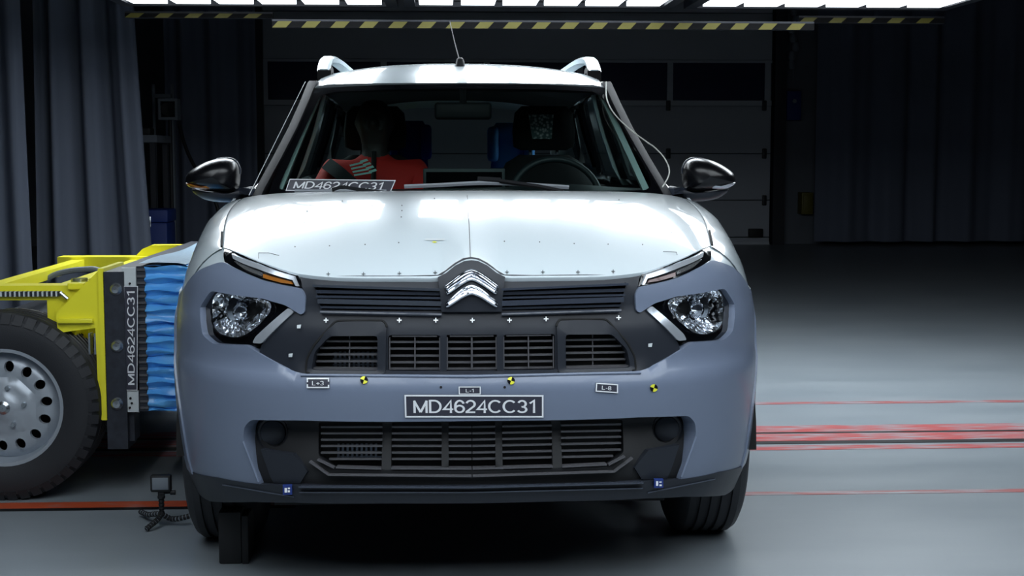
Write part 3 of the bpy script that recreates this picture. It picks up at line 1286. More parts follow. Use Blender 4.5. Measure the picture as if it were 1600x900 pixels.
# ---- lower grille and lip
L_lo = [(737, 652), (470, 651), (390, 649), (376, 662), (374, 690), (402, 766), (470, 770), (737, 771)]
LO = F2(L_lo)
LO[0] = Vector((0, LO[0][1]))
LO[-1] = Vector((0, LO[-1][1]))
low_in = F2(chamfer([(492, 668), (595, 668), (595, 738), (520, 736), (493, 716)], 3, 2))
low_in2 = F2(chamfer([(610, 668), (690, 668), (690, 738), (610, 738)], 3, 2))
lm = F2([(701, 668), (701, 738)])
low_mid = [Vector((lm[0][0], lm[0][1])), Vector((-lm[0][0], lm[0][1])), Vector((-lm[1][0], lm[1][1])), Vector((lm[1][0], lm[1][1]))]
fogc = on_F(422, 684)
fog_hole = F2([(422 + 21 * math.cos(a), 682 + 21 * math.sin(a)) for a in np.linspace(0, 2 * PI, 20)[:-1]])


def nose_in(t, z, off=0.):
    # lower grille is set back below the bumper edge
    p = nose(t, z, off)
    d = .05 * min(1, max(0, (z - .38) / .12))
    return p + Vector((0, d, 0))


lowg = obj('lower_grille', sheet(LO + mir(LO)[1:-1], [low_in, mir(low_in), low_in2, mir(low_in2), low_mid, fog_hole, mir(fog_hole)], nose_in, -.02, .03, .04), 'black_matte', car, 40, face=(0, -1, 0))
sl = MB()
for side in (1, -1):
    for y in (672, 682, 692, 702, 712.5, 722.5):
        xa = 494 if y < 716 else 494 + (y - 712) * 1.3
        sl.sweep(nose_line((xa, y), (595, y), 6, -.045, side), rect(.004, .0026), (0, 0, 1))
        sl.sweep(nose_line((610, y), (690, y), 4, -.045, side), rect(.004, .0026), (0, 0, 1))
        sl.sweep(nose_line((701, y), (737.3, y), 3, -.045, side), rect(.004, .0026), (0, 0, 1))
    sl.sweep(nose_line((522, 733), (595, 735), 4, -.03, side), rect(.012, .0024), (0, 0, 1))
    sl.sweep(nose_line((610, 734.5), (737.3, 735), 6, -.03, side), rect(.012, .0024), (0, 0, 1))
    sl.sweep(nose_line((482, 722), (512, 743), 4, -.012, side), rect(.008, .002), (0, 0, 1))
    sl.sweep(nose_line((512, 743), (737.3, 745), 8, -.012, side), rect(.008, .002), (0, 0, 1))
    sl.sweep(nose_line((493, 720), (520, 733), 4, -.02, side), rect(.008, .002), (0, 0, 1))
obj('slats', sl, 'slat', lowg, 30)
rad = MB()
for i in range(9):
    x = 518 + i * 8
    rad.sweep(nose_line((x, 702), (x, 726), 3, -.075), rect(.003, .004), (0, -1, 0))
for y in (706, 715, 723):
    rad.sweep(nose_line((515, y), (592, y), 3, -.078), rect(.002, .002), (0, 0, 1))
obj('radiator_mesh', rad, 'radiator', lowg, 0)
for side in (1, -1):
    c = Vector((fogc.x * side, fogc.y + .07, fogc.z))
    obj('fog_lamp_cover', MB().lathe([(.001, -.012), (.02, -.012), (.034, -.006), (.036, .0), (.042, .0), (.045, -.012), (.048, .02)], c, 'y', 28), 'black', lowg, 40)
    pl = F2([(403, 703), (455, 711), (478, 738), (466, 757), (424, 757), (418, 745)])
    f = (lambda p: p) if side == 1 else mir
    obj('side_blade', sheet(f(pl), (), nose, -.012, .02, .03), 'black', lowg, 40, face=(0, -1, 0))
    obj('edge_trim', MB().sweep(nose_line((381, 689), (405, 752), 8, .002, side), rect(.0025, .003), (0, -1, 0)), 'grey', lowg, 40)
L_lip = [(737, 759), (470, 758), (410, 757), (340, 746), (288, 736), (291, 752), (298, 778), (330, 783), (400, 784), (461, 785), (600, 786), (737, 786)]
LL = t_cap(F2(L_lip))
LL[0] = Vector((0, LL[0][1]))
LL[-1] = Vector((0, LL[-1][1]))
lip = obj('bumper_lip', sheet(LL + mir(LL)[1:-1], (), nose, .003, .06, .04), 'black', car, 40, face=(0, -1, 0))
e = MB()
for side in (1, -1):
    e.sweep(nose_line((350, 757), (461, 776), 8, .004, side), rect(.002, .0018), (0, 0, 1))
e.sweep(nose_line((470, 759), (737, 760), 10, .008) + nose_line((737, 760), (470, 759), 10, .008, -1)[1:], rect(.008, .002), (0, 0, 1))
e.sweep(nose_line((470, 768), (737, 768), 10, .006) + nose_line((737, 768), (470, 768), 10, .006, -1)[1:], rect(.006, .0015), (0, 0, 1))
obj('edge_line', e, 'satin', lip, 30)

# ---- hood
FE = [on_F(*p) for p in bez(hood_edge, 3, False)]
FE = [p + Vector((0, .0, 0)) for p in FE]
FE[-1].x = 0
front = FE + [Vector((-p.x, p.y, p.z)) for p in FE[::-1][1:]]
xm = abs(front[0].x)
NV = 26
rows = []


def hood_pt(p, v):
    s = p.x / xm
    xr_ = .795 * s
    if abs(p.x) < .093:      # the emblem bump dies out quickly behind the hood edge
        kk = (1 - v) ** 4
        p = Vector((p.x, .063 + (p.y - .063) * kk, .906 + (p.z - .906) * kk))
    yr, zr = 1.17 + .15 * s * s + .06 * abs(s)**6, 1.112 - .012 * s * s - .020 * abs(s)**8
    g = .62 * (1 - (1 - v) ** 2.0) + .38 * v
    x = p.x + (xr_ - p.x) * v + .02 * s * math.sin(PI * v)
    y = p.y + (yr - p.y) * v
    z = p.z + (zr - p.z) * g
    # raised centre plateau
    b = 1 / (1 + math.exp((abs(x) - (.36 + .12 * v)) / .035))
    z += .012 * b * math.sin(PI * min(v * 1.0, 1)) ** .8
    z += .020 * (1 - s * s) * math.sin(PI * v)
    return Vector((x, y, z))


for k in range(NV + 1):
    v = k / NV
    rows.append([hood_pt(p, v) for p in front])
lipf = [[p + Vector((0, .012, -.02)) for p in rows[0]], [p + Vector((0, .002, -.007)) for p in rows[0]]]
back = [[p + Vector((0, .004, -.012)) for p in rows[-1]], [p + Vector((0, -.01, -.03)) for p in rows[-1]]]
allr = lipf + rows + back
# side lips
allr = [[r[0] + Vector((.006, 0, -.022))] + [r[0] + Vector((-.002, 0, -.006))] + r + [r[-1] + Vector((.002, 0, -.006))] + [r[-1] + Vector((-.006, 0, -.022))] for r in allr]
hmb = MB().grid(allr)
hood = obj('hood', hmb, 'white', car, 60, face=(0, 0, 1))
hood_bvh = BVHTree.FromPolygons([v for v in hmb.v], hmb.f)


def on_hood(px, py, off=0.):
    o, d = ray(px, py)
    h, n, i, dist = hood_bvh.ray_cast(o, d)
    if h is None:
        return at_y(px, py, .8)
    if n.z < 0:
        n = -n
    return h + n * off


mk = MB()


def cross(mb, px, py, surf, r=3.2, w_=.7, off=.002, mi=0):
    for (dx, dy) in ((r, w_), (w_, r)):
        mb.add([surf(px + a * dx, py + b * dy, off) for a, b in ((-1, -1), (1, -1), (1, 1), (-1, 1))], [[0, 1, 2, 3]], mi)


def surfF(px, py, off=0.):
    return on_F(px, py, off)


for (x, y) in ((513, 429), (568, 429), (624, 428), (680, 427), (792, 426), (848, 426), (903, 426), (958, 425)):
    cross(mk, x, y, on_hood, 3, .5)
for (x, y) in ((412, 369), (461, 386.5), (515, 385), (570.5, 383), (623, 380), (788, 378), (843, 379), (897, 381.5), (950, 382.5), (1004, 383), (1049, 364.5),
               (480, 331), (476, 348), (628, 322), (628, 330), (627, 340), (679, 320), (679, 311), (967, 313), (964, 333), (535, 315), (582, 322)):
    mk.add([on_hood(x + 1.1 * math.cos(a), y + 1.1 * math.sin(a), .002) for a in np.linspace(0, 2 * PI, 7)[:-1]], [[0, 1, 2, 3, 4, 5]])
for side_pts in ([(404, 404.5), (404, 396), (420, 396), (436, 400)], [(1058, 399), (1057, 395), (1036, 394)]):
    for a, b in zip(side_pts, side_pts[1:]):
        A, B = on_hood(*a, .0018), on_hood(*b, .0018)
        mk.tube([A, B], .0008, 5)
pts = [(730, 306), (731, 325), (733, 350), (734, 375), (735, 402)]
mk.tube([on_hood(x, y, .0015) for x, y in pts], .0011, 5)
obj('target_marks', mk, 'ink_dark', hood, 0)
obj('small_sticker', MB().add([on_hood(664 + 31 * u, 376.5 - 3 * v, .002) for u, v in [(0, 0), (1, 0), (1, 1), (0, 1)]], [[0, 1, 2, 3]]), 'label_white', hood, 0)
gm = MB()
gm.add([on_hood(679 + 4.5 * u, 379 + 1.3 * v, .002) for u, v in [(-1, 0), (0, -1), (1, 0), (0, 1)]], [[0, 1, 2, 3]])
obj('green_mark', gm, 'yellow_mark', hood, 0)
# rubber bumper pads at the hood corners
for side in (1, -1):
    ps = [front[0], rows[2][0], rows[5][0]]
    ps = [Vector((p.x * side - side * .004, p.y, p.z + .001)) for p in ps]
    obj('hood_edge_seal', MB().tube(ps, .0035, 8), 'deep', hood, 40)

# ---- fenders


def xnose(y, z):
    k = min(1, max(0, (y - Y0(z)) / YD))
    return (1 if z < .83 else 1.0) * WZ(min(z, .85)) * (1 - (1 - k) ** QX) ** (1 / PX)


for side in (1, -1):
    fp = []
    for z in np.linspace(.78, .965, 8):
        fp.append(Vector((side * (PI / 2 - .002), z)))
    fp += [Vector((side * to_t(.80, .972), .972)), Vector((side * to_t(.715, .974), .974)), Vector((side * to_t(.69, .95), .95)), Vector((side * to_t(.70, .915), .915)), Vector((side * to_t(.76, .86), .86)), Vector((side * to_t(.84, .78), .78))]
    obj('fender_front', sheet(fp, (), nose, -.012, .0, .025, rim=False), 'white', car, 60, face=(side, -1, .5))
    secs = []
    for k in range(0, NV + 1, 1):
        v = k / NV
        A = rows[k][-1].copy()
        A.x += .006
        y = A.y
        sx = np.interp(y, [.45, .58, .7, 1.0, 1.35], [.81, .852, .868, .880, .886])
        sz = np.interp(y, [.45, .58, .7, 1.0, 1.35], [.925, .905, .90, .962, 1.0])
        B = Vector((sx, y + .02, sz))
        Mi = A.lerp(B, .5) + Vector((.016, 0, .014))
        zc_ = .79
        C = Vector((.899, y + .05, sz - .10))
        D = Vector((.902, y + .06, min(zc_, sz - .14)))
        for q in (B, Mi, C, D):
            lim = xnose(q.y, q.z) - .004
            q.x = min(q.x, lim)
        ctrl = [A + Vector((-.004, 0, -.02)), A + Vector((0, 0, -.003)), Mi, B, C, D]
        pts_ = bez(ctrl, 4, False)
        if k <= 8:
            for p in pts_[4:]:
                kk = min(1, max(0, (p.y - Y0(p.z)) / YD))
                xt = WZ(p.z) * (1 - (1 - kk) ** QX) ** (1 / PX) - .008
                wt = 1 - k / 8
                p.x = p.x + (min(p.x, xt) - p.x) * wt
        secs.append([Vector((p.x * side, p.y, p.z)) for p in pts_])
    obj('fender', MB().grid(secs), 'white', car, 60, face=(side, 0, .5))

# ---- lower sides, arches, sills
RISE = lambda y: .13 * min(1, max(0, (y - .6) / .75)) ** 1.0


def side_x(y, z):
    zz = z - RISE(y) if z > .73 else z
    if z > .73:
        zz = max(.73, zz)
    tail = .08 * max(0, (y - 3.7) / .55) ** 2
    if y < .84:
        return min(WZ(zz), xnose(y, z)) - tail
    return WZ(zz) - tail


def arch(cy, r, n=20):
    return [Vector((cy + r * math.cos(a), .345 + r * math.sin(a))) for a in np.linspace(PI, 0, n)]


for side in (1, -1):
    def plc(y, z, off=0., s=side):
        return Vector((s * (side_x(y, z) + off), y, z))
    top = [(.62, .82), (1.0, .84), (1.35, .98), (1.5, 1.075), (3.9, 1.10), (4.22, 1.06)]
    poly = [Vector((.62, .74))] + [Vector(p) for p in top] + [Vector((4.27, .45)), Vector((3.5 + .43, .40))] + arch(3.5, .43)[::-1] + [Vector((3.07, .40)), Vector((1.27, .40))] + [p for p in arch(.84, .43)[::-1] if p[0] > .63]
    obj('body_side', sheet(poly, (), plc, 0, .01, .12), 'white', car, 50, face=(side, 0, 0))
    # cladding ring
    for cy, nm in ((.84, 0), (3.5, 1)):
        o_ = arch(cy, .45)
        i_ = arch(cy, .375)
        poly = [Vector((cy - .45, .30))] + o_ + [Vector((cy + .45, .30)), Vector((cy + .375, .30))] + i_[::-1] + [Vector((cy - .375, .30))]
        obj('arch_cladding', sheet(poly, (), plc, .006, .05, .08), 'grey', car, 50, face=(side, 0, 0))
    poly = [Vector((1.29, .24)), Vector((3.05, .24)), Vector((3.05, .41)), Vector((1.29, .41))]
    obj('sill', sheet(poly, (), plc, .004, .05, .12), 'grey', car, 50, face=(side, 0, 0))
    # inner wheel arch liner
    ln = MB()
    for cy in (.84, 3.5):
        prof = arch(cy, .40, 16)
        ln.grid([[Vector((side * x, p[0], p[1])) for p in prof] for x in (.56, .87)])
        ln.add([Vector((side * .56, p[0], p[1])) for p in prof], [list(range(16))])
    obj('arch_liner', ln, 'deep', car, 60)

ub = MB()
ub.box((-.56, .25, .24), (.56, 4.1, .30))
ub.box((-.86, 1.30, .26), (.86, 3.05, .30))
ub.box((-.55, .30, .30), (.55, 1.15, .82))
ub.box((-.84, 1.16, .30), (.84, 1.22, 1.0))
obj('underbody', ub, 'deep', car, 0)

for side in (1, -1):
    cp_ = [Vector((side * t_, z_)) for t_, z_ in ((.9, .25), (1.16, .25), (1.19, .50), (1.25, .64), (1.36, .74), (1.48, .765), (1.55, .80), (.9, .80))]
    obj('bumper_corner', sheet(cp_, (), nose, -.010, .03, .03), 'grey', car, 50, face=(side, 0, 0))

# ---- wheels


def tyre(mb, c, R, hw, rimr, n=64, mi=0, tread=True):
    prof = [(rimr, -hw * .72), (rimr + .012, -hw * .9), (rimr + (R - rimr) * .45, -hw * 1.0), (R - .035, -hw * .97), (R - .012, -hw * .86), (R, -hw * .70)]
    gro = [-.45, -.15, .15, .45]
    for g in gro:
        prof += [(R, hw * (g - .06)), (R - .008, hw * (g - .045)), (R - .008, hw * (g + .045)), (R, hw * (g + .06))]
    prof += [(r, -h) for r, h in prof[:6][::-1]]
    mb.lathe(prof, c, 'x', n, mi)


for side in (1, -1):
    for cy in (.84, 3.5):
        c = Vector((side * .765, cy, .345))
        mb = MB()
        tyre(mb, c, .345, .108, .215)
        wl = obj('wheel', mb, 'rubber', car, 30)
        rb = MB()
        rb.lathe([(.213, -.08), (.20, -.05), (.19, .0), (.19, .07), (.205, .085), (.216, .08)], c, 'x', 40)
        for k in range(5):
            a = 2 * PI * k / 5
            u = Vector((0, math.cos(a), math.sin(a)))
            rb.tube([c + u * .04 + Vector((side * .05, 0, 0)), c + u * .12 + Vector((side * .065, 0, 0)), c + u * .195 + Vector((side * .06, 0, 0))], [.03, .022, .028], 8)
        rb.lathe([(.001, side * .07), (.05, side * .065), (.055, side * .03)], c, 'x', 24)
        obj('rim', rb, 'rim', wl, 30)

# ---- windscreen, frit, pillars


def gplace(x, z, off=0.):
    n = Vector((.44 * x, -1, 1.713)).normalized()
    return Vector((x, G(x, z), z)) + n * off


def G2(pxs):
    return [Vector((p.x, p.z)) for p in (on_G(*q) for q in pxs)]


scr_px = [(418, 300), (428, 278), (450, 222), (474, 166), (488, 138), (600, 132.5), (720, 131), (840, 132), (945, 137), (962, 160), (993, 212), (1024, 268), (1038, 300)]
vis_px = [(436, 296), (438, 286), (468, 218), (500, 150), (520, 144), (620, 139.5), (720, 138.5), (840, 139.5), (926, 143), (942, 152), (980, 215), (1014, 272), (1017, 290), (1010, 297), (880, 299), (600, 299)]
scr = G2(scr_px)
scr = [Vector((scr[0][0], 1.065))] + scr[1:-1] + [Vector((scr[-1][0], 1.065))]
vis = G2(chamfer(vis_px, 5, 2))
ws = obj('windscreen', sheet(scr, (), gplace, -.004, .0, .08, rim=False), 'glass', car, 60, face=(0, -1, 1))
obj('frit_border', sheet(scr, [vis], gplace, .0, .0, .06, rim=False), 'gloss', ws, 60, face=(0, -1, 1))

# A pillars: outer strip between screen edge and side
for side in (1, -1):
    o_l = [(1.06, .775), (1.118, .757), (1.22, .718), (1.34, .676), (1.45, .646), (1.53, .628)]
    rr_ = []
    for z, xo in o_l:
        i_px = None
        xi = xo - .042
        p_in = Vector((xi, G(xi, z) - .004, z + .004))
        p_mid = Vector((xo - .012, G(xo, z) + .004, z + .006))
        p_out = Vector((xo, G(xo, z) + .05, z))
        p_bk = Vector((xo - .015, G(xo, z) + .13, z))
        p_b2 = Vector((xo - .05, G(xo, z) + .10, z))
        rr_.append([Vector((q.x * side, q.y, q.z)) for q in (p_in, p_mid, p_out, p_bk, p_b2)])
    obj('windscreen_pillar', MB().grid(rr_, closeu=True), 'pillar', car, 50)
    tp = MB()
    tp.tube([Vector((side * np.interp(z, [1.06, 1.53], [.772, .63]), G(.7, z) + .005, z + .012)) for z in np.linspace(1.08, 1.52, 24)], .0016, 6)
    if side == -1:
        obj('sealing_tape', tp, 'label_white', car, 30)
    # inner pale trim
    r2 = []
    for z in np.linspace(1.08, 1.50, 9):
        xi = np.interp(z, [1.06, 1.53], [.672, .552])
        r2.append([Vector((side * (xi + .02), G(xi, z) + .02, z)), Vector((side * (xi - .004), G(xi, z) + .03, z)), Vector((side * (xi - .004), G(xi, z) + .075, z)), Vector((side * (xi + .03), G(xi, z) + .11, z))])
    obj('pillar_trim', MB().grid(r2), 'trim_pale', car, 50)

# ---- roof
zc = hermite([(2.00, 1.524), (2.08, 1.556), (2.2, 1.586), (2.4, 1.619), (2.8, 1.65), (3.2, 1.655), (3.7, 1.63), (4.15, 1.57)])
ze = hermite([(2.00, 1.516), (2.08, 1.530), (2.2, 1.548), (2.4, 1.568), (2.9, 1.585), (3.5, 1.57), (4.15, 1.50)])
rw = hermite([(2.00, .618), (2.4, .625), (3.2, .625), (4.15, .58)])
rr_ = []
US = np.linspace(-1, 1, 33)


def roof_pt(u, y):
    yy = y + .05 * u * u * max(0, 1 - (y - 2.0) / .8)
    return Vector((u * rw(y), yy, ze(y) + (zc(y) - ze(y)) * (1 - abs(u) ** 2.6) - (.03 * max(0, abs(u) - .92) / .08)))


for y in [2.0, 2.03, 2.08, 2.14, 2.2, 2.3, 2.4, 2.6, 2.8, 3.0, 3.2, 3.45, 3.7, 3.9, 4.05, 4.15]:
    rr_.append([roof_pt(u, y) for u in US])
rr_.insert(0, [p + Vector((0, .02, -.012)) for p in rr_[0]])
rmb = MB().grid(rr_)
roof = obj('roof', rmb, 'white', car, 60, face=(0, 0, 1))
hl_rows = [[p + Vector((0, 0, -.035)) for p in r] for r in rr_[1:]]
obj('headliner', MB().grid(hl_rows), 'interior', car, 60)
# roof rails
for side in (1, -1):
    path = []
    for t_ in np.linspace(0, 1, 31):
        y = 2.34 + 1.5 * t_
        h = .062 * math.sin(PI / 2 * min(1, t_ / .14 + .12)) if t_ < .6 else .062 * math.sin(PI / 2 * min(1, (1 - t_) / .14 + .1))
        u = .925 - .05 * t_
        p = roof_pt(u, y)
        path.append(Vector((side * p.x, y, p.z + .004 + h)))
    rail = obj('roof_rail', MB().sweep(path, [(-.026, -.014), (.026, -.014), (.028, .004), (.014, .014), (-.014, .014), (-.028, .004)], (0, 0, 1)), 'white', car, 40)
    for yf, sg in ((2.34, 1), (3.80, -1)):
        p = roof_pt(.92, yf)
        fb = MB()
        fb.sweep([Vector((side * p.x, yf - sg * .012, p.z - .02)), Vector((side * p.x, yf, p.z + .012)), Vector((side * p.x, yf + sg * .05, p.z + .03)), Vector((side * p.x, yf + sg * .13, p.z + .02))],
                 [(-.029, -.014), (.029, -.014), (.029, .010), (-.029, .010)], (0, -1, .3))
        obj('rail_foot', fb, 'deep', rail, 40)
# antenna
ya = 2.36
pb_ = at_y(719, 103, ya)
pa_ = at_y(703, 34, ya + .25)
ab = roof_pt(pb_.x / rw(ya), ya)
an = obj('antenna', MB().tube([ab + Vector((0, 0, .015)), ab.lerp(pa_, .5) + Vector((0, 0, 0)), pa_], [.0028, .002, .0016], 6), 'black_matte', car)
obj('antenna_base', MB().lathe([(.022, -.01), (.02, .008), (.014, .03), (.006, .036), (.001, .036)], ab, 'z', 16), 'black_matte', an)
mkr = MB()
for (x, y) in ((690, 95), (768, 97), (870, 99)):
    pass

# ---- greenhouse sides
GX = hermite([(1.05, .835), (1.085, .80), (1.118, .757), (1.22, .718), (1.34, .676), (1.45, .646), (1.53, .628), (1.62, .60)])
for side in (1, -1):
    def gpl(y, z, off=0., s=side):
        tail = .05 * max(0, (y - 3.6) / .6) ** 2
        return Vector((s * (GX(z) - tail + off), y, z))
    poly = [Vector((1.46, 1.08))] + [Vector((G(GX(z), z) + .06, z)) for z in np.linspace(1.14, 1.51, 8)] + \
           [Vector((y, ze(y) - .012)) for y in (2.25, 2.6, 3.0, 3.5, 4.0)] + [Vector((4.2, 1.30)), Vector((4.22, 1.08))]
    win = [[Vector((1.78, 1.13)), Vector((1.92, 1.24)), Vector((2.16, 1.47)), Vector((2.55, 1.50)), Vector((2.55, 1.13))],
           [Vector((2.68, 1.13)), Vector((2.68, 1.50)), Vector((3.35, 1.49)), Vector((3.45, 1.14))],
           [Vector((3.58, 1.17)), Vector((3.52, 1.47)), Vector((3.85, 1.43)), Vector((3.98, 1.2))]]
    gs = obj('side_frame', sheet(poly, win, gpl, 0, .03, .08), 'gloss', car, 50)
    for q in win:
        obj('side_window', sheet(q, (), gpl, -.008, 0, .12, rim=False), 'side_glass', gs, 60)
    # pale trims inside
    tr = MB()
    for (ya_, yb_) in ((2.57, 2.66),):
        tr.grid([[Vector((side * (GX(z) - .04), y, z)) for y in (ya_, yb_)] for z in np.linspace(1.1, 1.5, 6)])
    obj('centre_pillar_trim', tr, 'trim_pale', gs, 50)
    obj('door_card', MB().grid([[Vector((side * .80, y, z)) for y in (1.45, 2.6, 4.1)] for z in (.35, .8, 1.09)]), 'interior', car, 50)
    bp2 = MB()
    bp2.grid([[Vector((side * (GX(z) - d_), 2.555 + .04 * d_, z)) for d_ in (.02, .048)] for z in np.linspace(1.1, 1.5, 6)])
    obj('belt_pillar', bp2, 'trim_pale', gs, 50)

# ---- tail
tl = MB()


def tpl(x, z, off=0.):
    return Vector((x, 4.28 - .25 * max(0, z - 1.05) - .14 * (x / .85) ** 4 - off, z))


poly = [Vector((-.80, .35)), Vector((.80, .35)), Vector((.82, 1.06)), Vector((.70, 1.2)), Vector((.58, 1.50)), Vector((.3, 1.54)), Vector((-.3, 1.54)), Vector((-.58, 1.50)), Vector((-.70, 1.2)), Vector((-.82, 1.06))]
rwin = [Vector((-.56, 1.16)), Vector((.56, 1.16)), Vector((.47, 1.47)), Vector((.2, 1.495)), Vector((-.2, 1.495)), Vector((-.47, 1.47))]
tg = obj('tailgate', sheet(poly, [rwin], tpl, 0, .03, .12), 'white', car, 50)
obj('rear_window', sheet(rwin, (), tpl, .0, 0, .15, rim=False), 'lens', tg, 60)

# ---- door mirrors
mo = [(290, 284), (294, 271), (314, 257), (335, 249), (356, 247), (369, 252), (375.5, 264), (375.5, 280), (373, 293), (366, 300), (341, 300), (308, 296), (293, 290)]
MY = 1.56
mo3 = [at_y(x, y, MY) for x, y in bez(mo, 4)]
base_ = [(300, 296), (330, 300), (372, 299), (384, 293), (397, 292), (401, 303), (388, 309), (376, 316), (335, 315), (312, 308)]
b3 = [at_y(x, y, MY + .01) for x, y in bez(base_, 4)]
ind = [(291, 285), (310, 290), (330, 291.5), (343, 289), (338, 294), (325, 297), (305, 295.5), (293, 290)]
i3 = [at_y(x, y, MY - .035) for x, y in bez(ind, 3)]
for side in (1, -1):
    f = (lambda ps: ps) if side == 1 else (lambda ps: [Vector((-p.x, p.y, p.z)) for p in ps])
    lab = 'black door mirror on the left, above the blue barrier' if side == 1 else 'black door mirror on the right, in front of the sectional door'
    mr = obj('door_mirror', inflate(f(mo3), MY, .10, 8, .75), 'mirror_black', car, 60, label=lab)
    obj('mirror_arm', inflate(f(b3), MY, .07, 6, .8), 'black', mr, 60)
    obj('mirror_indicator', inflate(f(i3), MY, .05, 5, .9, back=False), 'silver' if side == -1 else 'amber', mr, 60)
    ms = f([at_y(x, y, MY + .035) for x, y in mo])
    c = sum(ms, Vector()) / len(ms)
    obj('mirror_glass', MB().add([c + (p - c) * .86 for p in ms], [list(range(len(ms)))]), 'chrome', mr, 0)
    cap = f([at_y(x, y, MY - .01) for x, y in ((338, 249), (357, 247.2), (369, 252), (375.3, 264), (375, 272))])
    obj('mirror_edge', MB().tube(bez(cap, 4, False), .0035, 8), 'satin', mr, 60)
    ft = MB()
    ft.sweep(f([at_y(380, 300, MY - .01), at_y(390, 298, MY - .06), at_y(402, 300, MY - .12)]), rect(.03, .012), (0, 0, 1))
    obj('mirror_foot', ft, 'satin', mr, 60)

# ---- wipers
for pxs, nm in (([(632, 296), (690, 293.5), (748, 290.5), (800, 291.5), (888, 297)], 0), ([(462, 303.5), (500, 303.5), (540, 303), (604, 304)], 1)):
    wp = [on_G(x, y, .012) for x, y in bez(pxs, 4, False)]
    wo = obj('wiper', MB().sweep(wp, [(-.006, -.004), (.006, -.004), (.004, .006), (-.004, .006)], (0, -1, 1)), 'wiper', car, 30)
    if nm == 0:
        j = [(746, 285), (782, 288), (782, 292.5), (748, 291)]
        obj('wiper_joint', MB().sweep([on_G(746, 288, .02), on_G(782, 290, .02)], rect(.008, .008), (0, -1, 1)), 'black_matte', wo, 30)
        obj('wiper_arm', MB().sweep([on_G(780, 291, .022), on_G(840, 298, .018), on_G(880, 303, .01)], rect(.006, .005), (0, -1, 1)), 'black_matte', wo, 30)
    else:
        obj('wiper_arm', MB().sweep([on_G(520, 303.5, .016), on_G(537, 300, .018), on_G(560, 303, .016), on_G(604, 306, .01)], rect(.007, .006), (0, -1, 1)), 'black_matte', wo, 30)
cw = MB()
cw.grid([[Vector((x, 1.14 + .22 * x * x + dy, 1.075 + dz)) for x in np.linspace(-.74, .74, 15)] for dy, dz in ((0, 0), (.06, .004), (.1, .0))])
obj('cowl', cw, 'black_matte', car, 60)

# ---- labels and marks on the car
label_plate('label_plate', 'MD4624CC31', [(633, 652), (849, 652), (849, 617), (632, 616.5)], surfF, car, .07, (.06, .2, .94, .82), 'large dark label reading MD4624CC31')
label_plate('label_plate', 'L-1', [(717, 616), (751, 616), (751, 603.5), (716.5, 603.5)], surfF, car, .12, (.32, .28, .68, .72), 'small dark label reading L-1')
label_plate('label_plate', 'L+3', [(480, 606), (515, 606), (515, 590), (480, 590)], surfF, car, .13, (.24, .27, .76, .7), 'small dark label reading L+3')
label_plate('label_plate', 'L-8', [(930, 611.5), (965, 614), (965, 600), (931, 597.5)], surfF, car, .13, (.27, .28, .70, .72), 'small dark label reading L-8')
label_plate('label_plate', 'MD4624CC31', [(446.5, 299.5), (610, 303), (618.5, 283), (453, 281)], lambda x, y, o: on_G(x, y, o), car, .07, (.06, .2, .9, .84), 'slanted dark label on the windscreen reading MD4624CC31')
for (x, y) in ((569, 593.5), (798.5, 594.5), (1021, 606)):
    mb = MB()
    for k in range(4):
        a0 = PI / 2 * k + .3
        mb.add([surfF(x, y, .003)] + [surfF(x + 6 * math.cos(a), y + 6 * math.sin(a), .003) for a in np.linspace(a0, a0 + PI / 2, 6)], [[0, 1, 2, 3, 4, 5, 6]], k % 2)
    obj('target_marker', mb, ['yellow_mark', 'tape_black'], car, 0, face=(0, -1, 0))
for (x, y, r, tilt) in ((450, 763.5, 6.5, 0), (1028, 753.5, 7, 0)):
    q = [(x - r, y + r), (x + r, y + r), (x + r, y - r), (x - r, y - r)]
    tg_ = obj('blue_tag', MB().box(surfF(x - r, y + r) + Vector((0, -.014, 0)), surfF(x + r, y - r) + Vector((0, -.006, 0))), 'blue_case', car, 0)
    d = MB()
    for (a, b, c_, e_) in ((-.6, -.5, -.1, .5), (.1, -.5, .6, -.1), (.1, .2, .6, .5)):
        p0, p1 = surfF(x + a * r, y - b * r), surfF(x + c_ * r, y - e_ * r)
        yy = surfF(x, y).y - .0165
        d.add([(p0.x, yy, p0.z), (p1.x, yy, p0.z), (p1.x, yy, p1.z), (p0.x, yy, p1.z)], [[0, 1, 2, 3]])
    obj('tag_print', d, 'ink', tg_, 0)
for (x, y) in ((510, 500), (624, 500), (681, 500), (738, 500), (796, 500), (853, 498), (966, 496)):
    mk = MB()
    cross(mk, x, y, surfF, 3.6, .8, .004)
    obj('cross_mark', mk, 'ink', grille, 0)
mk = MB()
for (x, y) in ((467, 510), (1016, 539), (454, 555)):
    mk.add([surfF(x - 3, y - 2, .0), surfF(x + 3.5, y - 3, .0), surfF(x + 2.5, y + 3, .0), surfF(x - 3, y + 3, .0)], [[0, 1, 2, 3]])
obj('tape_scrap', mk, 'label_white', grille, 0)
ed_ = MB()
for side in (1, -1):
    ed_.tube(nose_line((470, 586.5), (737.5, 588.5), 16, -.0015, side), .0045, 10)
obj('top_edge', ed_, 'grey', bumper, 60)
mk = MB()
for (x, y) in ((689, 605), (788.5, 605)):
    mk.add([surfF(x + 2.2 * math.cos(a), y + 2.2 * math.sin(a), .001) for a in np.linspace(0, 2 * PI, 9)[:-1]], [list(range(8))])
obj('screw_hole', mk, 'deep', bumper, 0)

